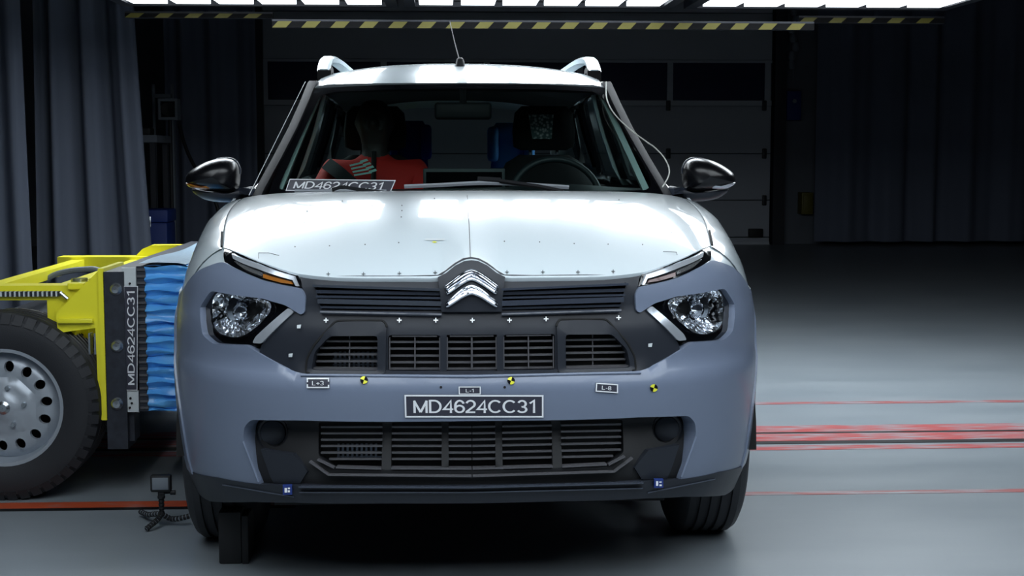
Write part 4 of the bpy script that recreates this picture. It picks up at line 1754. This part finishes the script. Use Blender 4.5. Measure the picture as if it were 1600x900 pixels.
# ---- cabin
cab = MB()
cab.box((-.78, 1.3, .31), (.78, 4.1, .36))
obj('cabin_floor', cab, 'interior', car, 0)
rows = []
for y, z in ((1.36, 1.05), (1.50, 1.085), (1.66, 1.105), (1.78, 1.10), (1.82, 1.06), (1.80, .9), (1.75, .6)):
    rows.append([Vector((x, y + .05 * x * x, z + .02 * math.exp(-((x - .37) / .2) ** 2) * (1 if z > 1.0 else 0))) for x in np.linspace(-.72, .72, 25)])
dash = obj('dashboard', MB().grid(rows), 'dash', car, 50)
a, b = at_y(661, 263, 1.74), at_y(789, 290, 1.74)
obj('centre_screen', MB().box((a.x, 1.73, b.z - .05), (b.x, 1.75, a.z), 0, .006), 'dash', dash, 40)
obj('screen_glass', MB().box((a.x + .012, 1.727, b.z - .03), (b.x - .012, 1.731, a.z - .014)), 'gloss', dash, 0)
# steering wheel
c = at_y(868, 300, 1.98)
rimw = MB()
cz = at_y(868, 249, 1.98).z - .17
ring = []
for k in range(40):
    a = 2 * PI * k / 40
    ring.append(Vector((c.x + .185 * math.cos(a), 1.98 + .07 * math.sin(a), cz + .17 * math.sin(a))))
rowsr = []
for k in range(40):
    t_ = (ring[(k + 1) % 40] - ring[k - 1]).normalized()
    n1 = Vector((0, -.92, .38))
    n2 = t_.cross(n1).normalized()
    rowsr.append([ring[k] + n1 * (.014 * math.cos(b)) + n2 * (.014 * math.sin(b)) for b in np.linspace(0, 2 * PI, 9)[:-1]])
rimw.grid(rowsr, close=True, closeu=True)
sw = obj('steering_wheel', rimw, 'dash', car, 60)
hub = MB()
hub.lathe([(.001, -.03), (.06, -.025), (.07, .0), (.05, .04)], (c.x, 1.97, cz), 'y', 24)
for a in (PI, 0, -PI / 2):
    hub.tube([Vector((c.x + .05 * math.cos(a), 1.975, cz + .05 * math.sin(a))), Vector((c.x + .175 * math.cos(a), 1.98 + .06 * math.sin(a), cz + .16 * math.sin(a)))], .016, 8)
obj('hub', hub, 'interior', sw, 50)
# inner mirror
a, b = at_y(679, 160, 1.95), at_y(768, 187, 1.95)
im = obj('rear_view_mirror', MB().box((a.x, 1.93, b.z), (b.x, 1.965, a.z), 0, .012), 'interior', car, 50)
obj('mirror_stem', MB().tube([Vector(((a.x + b.x) / 2, 1.94, a.z - .01)), Vector(((a.x + b.x) / 2, G(0, 1.50) + .02, 1.50))], .014), 'interior', im)


def seat(cx, y, name='front_seat'):
    mb = MB()
    rows = []
    for z, hw, yo, th in ((.62, .24, -.02, .10), (.75, .25, 0, .11), (.95, .245, .05, .10), (1.10, .22, .09, .09), (1.2, .17, .115, .08), (1.235, .11, .125, .06)):
        sec = []
        for k in range(20):
            a = 2 * PI * k / 20
            ca, sa = math.cos(a), math.sin(a)
            sec.append(Vector((cx + hw * math.copysign(abs(ca) ** .6, ca), y + yo + th * math.copysign(abs(sa) ** .7, sa), z)))
        rows.append(sec)
    mb.grid(rows, closeu=True)
    mb.add(rows[-1], [list(range(20))])
    s_ = obj(name, mb, 'seat', car, 60)
    obj('seat_cushion', MB().box((cx - .25, y - .5, .44), (cx + .25, y + .05, .64), 0, .05), 'seat', s_, 50)
    hr = MB()
    rows = []
    for z, hw, th in ((1.255, .10, .035), (1.27, .135, .05), (1.34, .14, .055), (1.42, .13, .05), (1.45, .10, .03)):
        sec = []
        for k in range(20):
            a = 2 * PI * k / 20
            ca, sa = math.cos(a), math.sin(a)
            sec.append(Vector((cx + hw * math.copysign(abs(ca) ** .5, ca), y + .14 + th * math.copysign(abs(sa) ** .7, sa), z)))
        rows.append(sec)
    hr.grid(rows, closeu=True)
    hr.add(rows[-1], [list(range(20))])
    hr.add(rows[0], [list(range(20))])
    h_ = obj('headrest', hr, 'seat', s_, 60)
    for dx in (-.06, .06):
        obj('headrest_post', MB().tube([Vector((cx + dx, y + .13, 1.2)), Vector((cx + dx, y + .14, 1.28))], .007), 'zinc', s_)
    return s_, h_


sd, hd = seat(.375, 2.42)
sp_, hp = seat(-.375, 2.48)
q = [at_y(x, y, 2.495) for x, y in ((832, 217), (862, 217), (865, 179), (826, 179))]
obj('speckled_patch', MB().add(q + [p + Vector((0, .01, 0)) for p in q], [[0, 1, 2, 3], [7, 6, 5, 4], [0, 1, 5, 4], [1, 2, 6, 5], [2, 3, 7, 6], [3, 0, 4, 7]]), 'speckle', sd, 0)
obj('rear_bench', MB().box((-.62, 3.35, .5), (.62, 3.55, 1.16), 0, .05), 'seat', car, 50)
obj('bench_cushion', MB().box((-.62, 2.95, .42), (.62, 3.4, .6), 0, .04), 'seat', car, 50)
obj('parcel_shelf', MB().box((-.6, 3.58, 1.02), (.6, 4.1, 1.05)), 'interior', car, 0)

# ------------------------------------------------------------------ child seats in the back


def child_seat(px, py, wpx, m, label, y=3.28):
    c = at_y(px, py, y)
    k = (y + 3.7) / FPX
    hw = wpx * k / 2
    t = thing('child_seat', label, 'child seat', (c.x, y, .62))
    z1 = c.z
    sh = MB()
    rows = []
    for z, f, d in ((.70, 1.15, .07), (.9, 1.15, .07), (1.08, 1.2, .08), (z1 - .13, 1.0, .08), (z1 - .03, .98, .08), (z1, .8, .05)):
        rows.append([Vector((c.x + hw * f * math.copysign(abs(math.cos(a)) ** .6, math.cos(a)), y + d * math.copysign(abs(math.sin(a)) ** .7, math.sin(a)), z)) for a in np.linspace(0, 2 * PI, 21)[:-1]])
    sh.grid(rows, closeu=True)
    sh.add(rows[-1], [list(range(20))])
    obj('backrest', sh, m, t, 60)
    for s_ in (-1, 1):
        wg = MB().box((c.x + s_ * hw * 1.0 - .025, y - .16, z1 - .19), (c.x + s_ * hw * 1.0 + .025, y + .02, z1 - .02), 0, .018)
        obj('side_wing', wg, m, t, 50)
    obj('seat_base', MB().box((c.x - hw * 1.1, y - .32, .605), (c.x + hw * 1.1, y + .05, .76), 0, .03), m, t, 50)
    return t


child_seat(797, 192, 55, 'blue_fabric', 'bright blue child seat in the back behind the driver side')
child_seat(640, 189, 52, 'navy_fabric', 'navy blue child seat in the back beside the seated dummy')

# ------------------------------------------------------------------ crash test dummy
DX, DY = at_y(583, 200, 2.28).x, 2.28
dm = thing('crash_test_dummy', 'seated test dummy in a red jacket behind the windscreen on the left', 'dummy', (DX, DY, .62))


def skin(name, nodes, edges, m, parent, sub=2, root=0):
    me = bpy.data.meshes.new(name)
    o0 = WLOC[parent.name]
    me.from_pydata([Vector(n[0]) - o0 for n in nodes], edges, [])
    o = bpy.data.objects.new(name, me)
    COL.objects.link(o)
    o.parent = parent
    WLOC[o.name] = o0.copy()
    md = o.modifiers.new('skin', 'SKIN')
    md.use_smooth_shade = True
    for i, n in enumerate(nodes):
        sv = me.skin_vertices[0].data[i]
        r = n[1]
        sv.radius = r if isinstance(r, tuple) else (r, r)
        sv.use_root = (i == root)
    ss = o.modifiers.new('sub', 'SUBSURF')
    ss.levels = ss.render_levels = sub
    me.materials.append(M[m])
    return o


nd, ed = [], []


def N(x, y, z, r, link=None):
    nd.append((Vector((DX + x, DY + y, z)), r))
    if link is not None:
        ed.append((link, len(nd) - 1))
    return len(nd) - 1


hip = N(0, .02, .72, (.13, .10))
bl = N(0, .06, .88, (.13, .10), hip)
chs = N(0, .10, 1.06, (.14, .10), bl)
col_ = N(0, .13, 1.19, (.075, .07), chs)
nk = N(0, .13, 1.27, (.05, .05), col_)
ck = N(0, .12, 1.34, (.068, .085), nk)
hd_ = N(0, .12, 1.42, (.074, .092), ck)
tp_ = N(0, .12, 1.475, (.055, .07), hd_)
ns = N(0, .025, 1.375, (.012, .012), ck)
for s_ in (-1, 1):
    N(s_ * .078, .13, 1.385, (.012, .02), ck)
    sh_ = N(s_ * .17, .12, 1.16, (.06, .06), chs)
    el = N(s_ * .25, -.02, .95, (.042, .042), sh_)
    wr = N(s_ * .19, -.24, .86, (.028, .028), el)
    pm = N(s_ * .18, -.31, .85, (.034, .018), wr)
    for j, (dx, L) in enumerate(((-.027, .055), (-.009, .065), (.009, .06), (.027, .045))):
        f1 = N(s_ * .18 + dx, -.35 - L * .3, .845, (.0085, .0085), pm)
        N(s_ * .18 + dx, -.35 - L, .83, (.0075, .0075), f1)
    N(s_ * .18 - s_ * .05, -.33, .85, (.009, .009), pm)
    th_ = N(s_ * .10, -.12, .72, (.085, .08), hip)
    kn = N(s_ * .13, -.45, .73, (.058, .058), th_)
    fa = N(s_ * .13, -.55, .46, (.042, .042), kn)
    N(s_ * .13, -.62, .42, (.04, .035), fa)
body = skin('body', nd, ed, 'dummy', dm)
nd, ed = [], []
h_ = N(0, .02, .74, (.15, .125))
b_ = N(0, .06, .90, (.155, .125), h_)
c_ = N(0, .10, 1.07, (.17, .125), b_)
k_ = N(0, .13, 1.20, (.09, .08), c_)
N(0, .125, 1.255, (.066, .066), k_)
for s_ in (-1, 1):
    sh_ = N(s_ * .185, .11, 1.155, (.075, .075), c_)
    el = N(s_ * .265, -.02, .95, (.06, .06), sh_)
    N(s_ * .205, -.21, .87, (.045, .045), el)
skin('jacket', nd, ed, 'red', dm)
zp = MB()
zp.tube([Vector((DX, DY - .03, z)) + Vector((0, np.interp(z, [.85, 1.07, 1.2, 1.25], [-.05, -.015, .065, .075]), 0)) for z in np.linspace(.85, 1.25, 12)], .011, 8)
obj('zip', zp, 'deep', dm)
bl_pts = [Vector((DX - .20, DY + .02, 1.20)), Vector((DX - .13, DY - .045, 1.15)), Vector((DX - .03, DY - .075, 1.06)), Vector((DX + .06, DY - .085, .97)), Vector((DX + .15, DY - .06, .86))]
belt = obj('seat_belt', MB().sweep(bez(bl_pts, 5, False), rect(.028, .0025), (0, -1, .25)), 'belt', dm, 50)
# reflective stripes on the belt, four by three
st = MB()
cpt = [on for on in ()]
for i in range(3):
    for j in range(2):
        x0, y0 = 549 + i * 10 + j * 12, 264 - i * 3.2 + j * 0
        for s2 in range(2):
            dxp = x0 + s2 * 0
        pts_ = [(x0, y0 - 0), (x0 + 7, y0 - 2), (x0 + 12 + 0, y0 + 5), (x0 + 7, y0 + 8)]
ys_ = DY - .105
for (ux, uy) in [(0, 0), (0, 1), (0, 2)]:
    pass
for j in range(4):
    # each stripe slants down right across the belt
    a0 = (545 + j * 2.2 + 1, 257.5 + j * 5)
    a1 = (566 + j * 4.6, 252.5 + j * 5.2)
    w_ = 2.6
    q = [at_y(a0[0], a0[1], ys_), at_y(a1[0], a1[1], ys_), at_y(a1[0] + 1.2, a1[1] + w_, ys_), at_y(a0[0] + 1.2, a0[1] + w_, ys_)]
    st.add(q + [p + Vector((0, .004, 0)) for p in q], [[0, 1, 2, 3], [7, 6, 5, 4], [0, 1, 5, 4], [2, 3, 7, 6], [1, 2, 6, 5], [3, 0, 4, 7]])
    q = [at_y(a1[0] - 4, a1[1] - 1, ys_ - .001), at_y(a1[0] + 7, a1[1] - 4.5, ys_ - .001), at_y(a1[0] + 9.5, a1[1] - 1.4, ys_ - .001), at_y(a1[0] - 1.8, a1[1] + 2.2, ys_ - .001)]
    st.add(q + [p + Vector((0, .004, 0)) for p in q], [[0, 1, 2, 3], [7, 6, 5, 4], [0, 1, 5, 4], [2, 3, 7, 6], [1, 2, 6, 5], [3, 0, 4, 7]])
obj('reflective_stripes', st, 'mint', belt, 0)

# ------------------------------------------------------------------ cable along the right pillar
cp = [(945, 119), (945, 138), (946, 165), (959, 190), (985, 215), (1010, 234), (1020, 241), (1034, 256), (1042, 273), (1041, 287), (1032, 303)]
cpts = [on_G(x, y, .03) for x, y in bez(cp, 4, False)]
roof_bvh = BVHTree.FromPolygons(rmb.v, rmb.f)


def on_roof(px, py, off):
    o, d = ray(px, py)
    h, n, i, dist = roof_bvh.ray_cast(o, d)
    return h + (n if n.z > 0 else -n) * off if h is not None else None


for i, (x, y) in enumerate(bez(cp, 4, False)):
    if y < 136:
        q_ = on_roof(x, y, .008)
        if q_ is not None:
            cpts[i] = q_
        else:
            cpts[i] = None
cpts = [p for p in cpts if p is not None]
tag(obj('cable', MB().tube(cpts, .0026, 6), 'cable'), 'thin white cable running from the roof down the windscreen to the hood', 'cable')

# ------------------------------------------------------------------ moving barrier trolley
TY = 1.36
tr = thing('barrier_trolley', 'yellow wheeled crash trolley with blue barrier face against the car side', 'crash trolley', (-2.0, 2.2, 0))
P = lambda x, y, yy=TY: at_y(x, y, yy)
# blue honeycomb block with creased sheets
x0, x1 = P(228, 500).x, -.925
zt, zb = P(228, 416).z, P(228, 642).z
rows = []
rnd = random.Random(4)
nz = 60
for k in range(nz + 1):
    z = zb + (zt - zb) * k / nz
    row = []
    for i in range(13):
        x = x0 + (x1 - x0) * i / 12
        ph = 2 * PI * k / 4.3
        wob = .011 * math.sin(ph + .25 * math.sin(i * .5 + k * .25)) + .005 * math.sin(1.7 * ph + i * .12) + rnd.uniform(-.0012, .0012)
        row.append(Vector((x, TY + wob, z + .004 * math.sin(i * .8 + k))))
    rows.append(row)
bb = MB().grid(rows)
top = []
for k in range(9):
    y = TY + (1.70) * k / 8
    top.append([Vector((x0 + (x1 - x0) * i / 12, y, zt + rnd.uniform(-.003, .003))) for i in range(13)])
bb.grid(top)
bb.grid([[Vector((x, y, z)) for x in (x0, x1)] for y, z in ((TY, zb), (TY + 1.7, zb), (TY + 1.7, zt))])
bb.grid([[Vector((x1, y, z)) for y in (TY, TY + 1.7)] for z in (zb, zt)])
block = obj('barrier_block', bb, 'blue_sheet', tr, 60, fix=False)
fl = MB()
fl.grid([[Vector((x, y, zt + .008 + .006 * math.sin(y * 5 + i))) for i, x in enumerate((x0 - .02, x0 + .05, x0 + .12, x0 + .17 + .03 * math.sin(y * 3)))] for y in np.linspace(TY - .005, TY + 1.72, 14)])
obj('cover_film', fl, 'blue_film', block, 60)
obj('tape_strip', MB().box((x0 + .17, TY + .98, zt + .006), (x1, TY + 1.03, zt + .012)), 'label_white', block, 0)
# steel face plate
sx0, sx1 = P(165, 500).x, P(197, 500).x
st_ = MB()
st_.box((sx0, TY - .02, P(180, 700).z), (sx1, TY + .12, P(180, 424).z))
st_.box((sx0, TY + .12, P(180, 610).z), (sx1, TY + 1.75, P(180, 424).z))
pl_ = obj('face_plate', st_, 'steel', tr, 0)
obj('face_flange', MB().box((sx1, TY + .01, P(180, 690).z), (P(205, 500).x, TY + .1, P(180, 424).z)), 'steel', tr, 0)
for y in (452, 541, 631):
    c = P(181 if y < 500 else 183, y, TY - .02)
    obj('bolt', MB().lathe([(.001, -.016), (.013, -.015), (.021, -.006), (.024, -.002), (.024, .0)], c, 'y', 18), 'zinc', pl_, 40)
# side strip with mounting tape
mk = MB()
mk.box((P(193, 500).x, TY - .012, P(193, 447).z), (P(215, 500).x, TY + .0, P(193, 418).z))
obj('white_tape', mk, 'label_white', tr, 0)
obj('white_tape', MB().box((P(195, 600).x, TY - .012, P(195, 643).z), (P(217, 600).x, TY + .0, P(195, 610).z)), 'label_white', tr, 0)
bt = MB()
for (x, y) in ((203, 443), (203, 637), (206, 630), (204, 622)):
    bt.lathe([(.001, -.004), (.004, -.004), (.004, 0)], P(x, y, TY - .012), 'y', 10)
obj('tape_dots', bt, 'tape_black', tr, 0)
hz = MB()
hz.box((P(215, 500).x, TY + .0, zb), (P(228.5, 500).x, TY + 1.7, zt))
for k in range(22):
    z = zb + (zt - zb) * (k + .5) / 22
    hz.box((P(216, 500).x, TY - .006, z - .004), (P(229, 500).x, TY + .004, z + .004), 1)
obj('honeycomb_edge', hz, ['steel', 'slat'], tr, 0)


def plane_surf(yy):
    return lambda x, y, o=0.: at_y(x, y, yy - o)


label_plate('label_plate', 'MD4624CC31', [(214.5, 610), (215.5, 447), (193, 447), (195, 610)], plane_surf(TY - .014), tr, .05, (.05, .22, .95, .8), 'upright dark label reading MD4624CC31')
# yellow gusset plate and frame
gus = [(164, 419), (158, 419), (88, 490), (92, 520), (118, 516), (150, 512), (152, 555), (156, 655), (166, 655)]
g3 = [(P(x, y).x, P(x, y).z) for x, y in gus]
yb_ = MB()
yb_.prism([(p[0], p[1]) for p in g3], TY - .01, TY + .02)
yb_.box((P(157, 500).x, TY - .02, P(160, 655).z), (P(166, 500).x, TY + .30, P(160, 419).z))
obj('gusset', yb_, 'yellow', tr, 0)
sh_ = MB()
sh_.box((P(92, 500).x, TY - .03, P(100, 504).z), (P(148, 500).x, TY + .02, P(100, 497).z), 0, .004)
obj('gusset_step', sh_, 'yellow', tr, 30)
g2 = [(P(x, y, TY + 1.6).x, P(x, y, TY + 1.6).z) for x, y in ((300, 382), (240, 382), (226, 388), (190, 425), (190, 520), (300, 520))]
yb2 = MB()
yb2.prism(g2, TY + 1.55, TY + 1.62)
obj('gusset', yb2, 'yellow', tr, 0)
fm = MB()
xl_ = P(-90, 460).x
xg = P(128, 460).x
fm.box((xl_, TY + .06, P(0, 472).z), (P(140, 460).x, TY + .16, P(0, 449).z))
fm.box((xl_, TY + 1.5, P(0, 472).z), (xg, TY + 1.6, P(0, 449).z))
fm.box((P(67, 500).x, TY + .06, P(0, 560).z), (P(110, 500).x, TY + .16, P(0, 472).z))
fm.box((P(100, 440).x, TY + .04, P(0, 455).z), (P(126, 440).x, TY + .16, P(0, 444).z), 0, .004)
fm.box((xl_, TY + .16, P(0, 540).z), (P(120, 500).x, TY + .26, P(0, 505).z))
for x in (P(-60, 500).x, P(60, 500).x):
    fm.box((x, TY + .16, P(0, 472).z), (x + .06, TY + 1.55, P(0, 455).z))
obj('frame', fm, 'yellow', tr, 0)
rk = MB()
for i in range(46):
    x = -70 + i * 3.6
    a = P(x, 461, TY + .045)
    rk.box((a.x - .003, TY + .04, P(0, 465.5).z), (a.x + .003, TY + .062, P(0, 457.5).z), i % 2)
obj('rack_strip', rk, ['label_white', 'steel'], tr, 0)
ln = MB()
ln.tube([P(94, 457, TY + .04), P(100, 462, TY + .04), P(106, 467, TY + .04)], .007, 8)
obj('pin', ln, 'zinc', tr)
hs = MB()
hs.tube([P(x, y, TY + .9) for x, y in bez([(60, 450), (80, 432), (105, 424), (130, 421), (150, 421), (170, 430)], 5, False)], .012, 8)
obj('hose', hs, 'box_grey', tr)
sc_ = MB().lathe([(.001, -.03), (.014, -.03), (.016, -.01), (.03, -.01), (.03, .012)], P(124, 440, TY + .1), 'z', 14)
obj('screw_cap', sc_, 'zinc', tr)
br = MB()
br.box((P(138, 540).x, TY + .0, P(0, 555).z), (P(141, 540).x, TY + .04, P(0, 522).z))
br.box((P(147, 540).x, TY + .0, P(0, 555).z), (P(150, 540).x, TY + .04, P(0, 522).z))
obj('bracket', br, 'zinc', tr, 0)
obj('chassis', MB().box((xl_, TY + .3, P(0, 590).z), (sx0, TY + 1.5, P(0, 520).z)), 'steel', tr, 0)
# wheels
WY = 1.30
wc = at_y(3, 629, WY)
RW = (at_y(156, 629, WY).x - wc.x) * .985


def trolley_wheel(c, R):
    hw = .11
    mb = MB()
    prof = [(R * .60, -hw * .75), (R * .62, -hw * .9), (R * .72, -hw * 1.02), (R * .86, -hw * 1.04), (R * .93, -hw * .98), (R * .97, -hw * .85), (R, -hw * .66)]
    for g in (-.4, -.1, .2, .5):
        prof += [(R, hw * (g - .07)), (R - .009, hw * (g - .05)), (R - .009, hw * (g + .05)), (R, hw * (g + .07))]
    prof += [(r, -h) for r, h in prof[:7][::-1]]
    mb.lathe(prof, c, 'y', 72)
    # shoulder blocks
    for k in range(46):
        a = 2 * PI * k / 46
        for yy in (-1, 1):
            u = Vector((math.cos(a), 0, math.sin(a)))
            tg2 = Vector((-math.sin(a), 0, math.cos(a)))
            p0, p1 = c + u * R * .895 + Vector((0, yy * hw * 1.0, 0)), c + u * R * .985 + Vector((0, yy * hw * .80, 0))
            h = .016
            mb.add([p0 - tg2 * h, p0 + tg2 * h, p1 + tg2 * h, p1 - tg2 * h, p0 - tg2 * h + Vector((0, yy * .006, 0)) + u * .0, p0 + tg2 * h + Vector((0, yy * .006, 0)), p1 + tg2 * h + Vector((0, yy * .008, 0)) + u * .004, p1 - tg2 * h + Vector((0, yy * .008, 0)) + u * .004],
                   [[4, 5, 6, 7], [0, 1, 5, 4], [1, 2, 6, 5], [2, 3, 7, 6], [3, 0, 4, 7]])
    wo = obj('wheel', mb, 'rubber', tr, 30)
    rr2 = R * .61
    outer = [Vector((rr2 * .93 * math.cos(a), rr2 * .93 * math.sin(a))) for a in np.linspace(0, 2 * PI, 49)[:-1]]
    hs_ = []
    for k in range(14):
        a = 2 * PI * (k + .25) / 14
        cx, cy = rr2 * .70 * math.cos(a), rr2 * .70 * math.sin(a)
        hs_.append([Vector((cx + (.10 * rr2 * math.cos(b)) * math.cos(a) - (.085 * rr2 * math.sin(b)) * math.sin(a), cy + (.10 * rr2 * math.cos(b)) * math.sin(a) + (.085 * rr2 * math.sin(b)) * math.cos(a))) for b in np.linspace(0, 2 * PI, 15)[:-1]])

    def rp(u, v, off=0.):
        r = math.hypot(u, v) / rr2
        d = np.interp(r, [0, .18, .25, .42, .50, .60, .82, .93], [-.03, -.03, -.012, -.012, .004, -.004, .004, .03])
        return Vector((c.x + u, c.y - hw * .62 + d - off, c.z + v))
    rm = sheet(outer, hs_, rp, 0, .02, .022)
    rm.lathe([(rr2 * .92, -hw * .35), (rr2 * .95, -hw * .6), (rr2 * .97, -hw * .9), (rr2 * 1.03, -hw * .92), (rr2 * 1.0, -hw * .5), (rr2 * .97, hw * .8)], c, 'y', 56)
    ro = obj('rim', rm, 'rim', wo, 40)
    for k in range(5):
        a = 2 * PI * (k + .1) / 5
        nb = MB()
        nb.lathe([(.001, -.014), (.008, -.014), (.010, -.004), (.010, .004)], Vector((c.x + rr2 * .34 * math.cos(a), c.y - hw * .62 - .012, c.z + rr2 * .34 * math.sin(a))), 'y', 8)
        obj('wheel_nut', nb, 'zinc', wo, 30)
    obj('hub_cap', MB().lathe([(.001, -.045), (.014, -.045), (.024, -.038), (.026, 0)], Vector((c.x, c.y - hw * .62 + .005, c.z)), 'y', 20), 'zinc', wo, 30)
    obj('brake_drum', MB().lathe([(.001, .0), (rr2 * .9, .0), (rr2 * .9, .06)], Vector((c.x, c.y, c.z)), 'y', 32), 'deep', wo, 40)
    return wo


for yy in (WY + .11, WY + 1.75):
    trolley_wheel(Vector((wc.x, yy, RW)), RW)

# ------------------------------------------------------------------ action camera on bendy tripod
CY = .93
k = (CY + 3.7) / FPX
c = at_y(251.5, 755, CY)
ac = thing('action_camera', 'small black action camera on a bendy tripod beside the car', 'camera', (c.x, CY, 0))
body_ = obj('camera_body', MB().box((c.x - 16 * k, CY - .012, c.z - 13.5 * k), (c.x + 16 * k, CY + .018, c.z + 13.5 * k), 0, .006), 'black_matte', ac, 40)
obj('screen', MB().box((c.x - 12.5 * k, CY - .0145, c.z - 9 * k), (c.x + 12.5 * k, CY - .011, c.z + 10 * k), 0, .001), 'box_grey', body_, 40)
bs = MB()
bs.box((c.x - 5 * k, CY - .006, c.z - 20 * k), (c.x + 5 * k, CY + .012, c.z - 13 * k), 0, .002)
bs.tube([Vector((c.x + 4 * k, CY + .003, c.z - 16 * k)), Vector((c.x + 20 * k, CY + .003, c.z - 15 * k))], [.004, .004], 8)
bs.lathe([(.001, -.008), (.008, -.008), (.008, .008), (.001, .008)], Vector((c.x + 18 * k, CY + .003, c.z - 15.5 * k)), 'x', 12)
obj('mount', bs, 'black_matte', ac, 40)
hub_ = Vector((c.x + 0 * k, CY, c.z - 49 * k))
nkb = MB()
for i in range(5):
    p = Vector((c.x, CY, c.z - 22 * k - i * 6.2 * k))
    nkb.lathe([(.002, -.008), (.009 if i else .012, -.005), (.010 if i else .013, .0), (.009 if i else .012, .005), (.002, .008)], p, 'z', 14)
obj('neck', nkb, 'black_matte', ac, 40)


def leg(path):
    pts = bez(path, 6, False)
    L = 0
    mb = MB()
    n = 9
    acc = [0]
    for a, b in zip(pts, pts[1:]):
        acc.append(acc[-1] + (b - a).length)
    for i in range(n):
        d = acc[-1] * (i + .4) / n
        j = max(k2 for k2 in range(len(acc) - 1) if acc[k2] <= d)
        p = pts[j].lerp(pts[j + 1], (d - acc[j]) / max(acc[j + 1] - acc[j], 1e-6))
        t_ = (pts[j + 1] - pts[j]).normalized()
        mb.tube([p - t_ * .0062, p - t_ * .003, p + t_ * .003, p + t_ * .0062], [.005, .0092, .0092, .005], 12, 0)
    lo = obj('leg', mb, 'black_matte', ac, 40)
    obj('joint_ring', MB().tube(pts, .0074, 8), 'box_grey', lo, 40)


leg([hub_, at_y(243, 803, CY + .03), at_y(231, 804, CY + .07), at_y(219, 799, CY + .13)])
leg([hub_, at_y(246, 812, CY - .03), at_y(238, 819, CY - .05), at_y(228, 827, CY - .07)])
leg([hub_, at_y(266, 810, CY + .01), at_y(280, 810, CY + .0), at_y(297, 806, CY - .0)])

# ------------------------------------------------------------------ black support block by the left front tyre
p0 = at_z(342, 882, 0)
bx = MB().box((p0.x, p0.y, 0), (at_y(378, 870, p0.y).x, p0.y + .14, at_y(360, 800, p0.y).z), 0, .006)
blk = thing('support_block', 'black support block standing in front of the left front tyre', 'block', (p0.x + .05, p0.y + .05, 0))
obj('post', bx, 'black_matte', blk, 30)
xb1 = at_y(378, 870, p0.y).x
obj('side_plate', MB().box((xb1, p0.y - .004, 0), (at_y(389, 870, p0.y).x, p0.y + .13, at_y(360, 806, p0.y).z), 0, .004), 'black_matte', blk, 30)
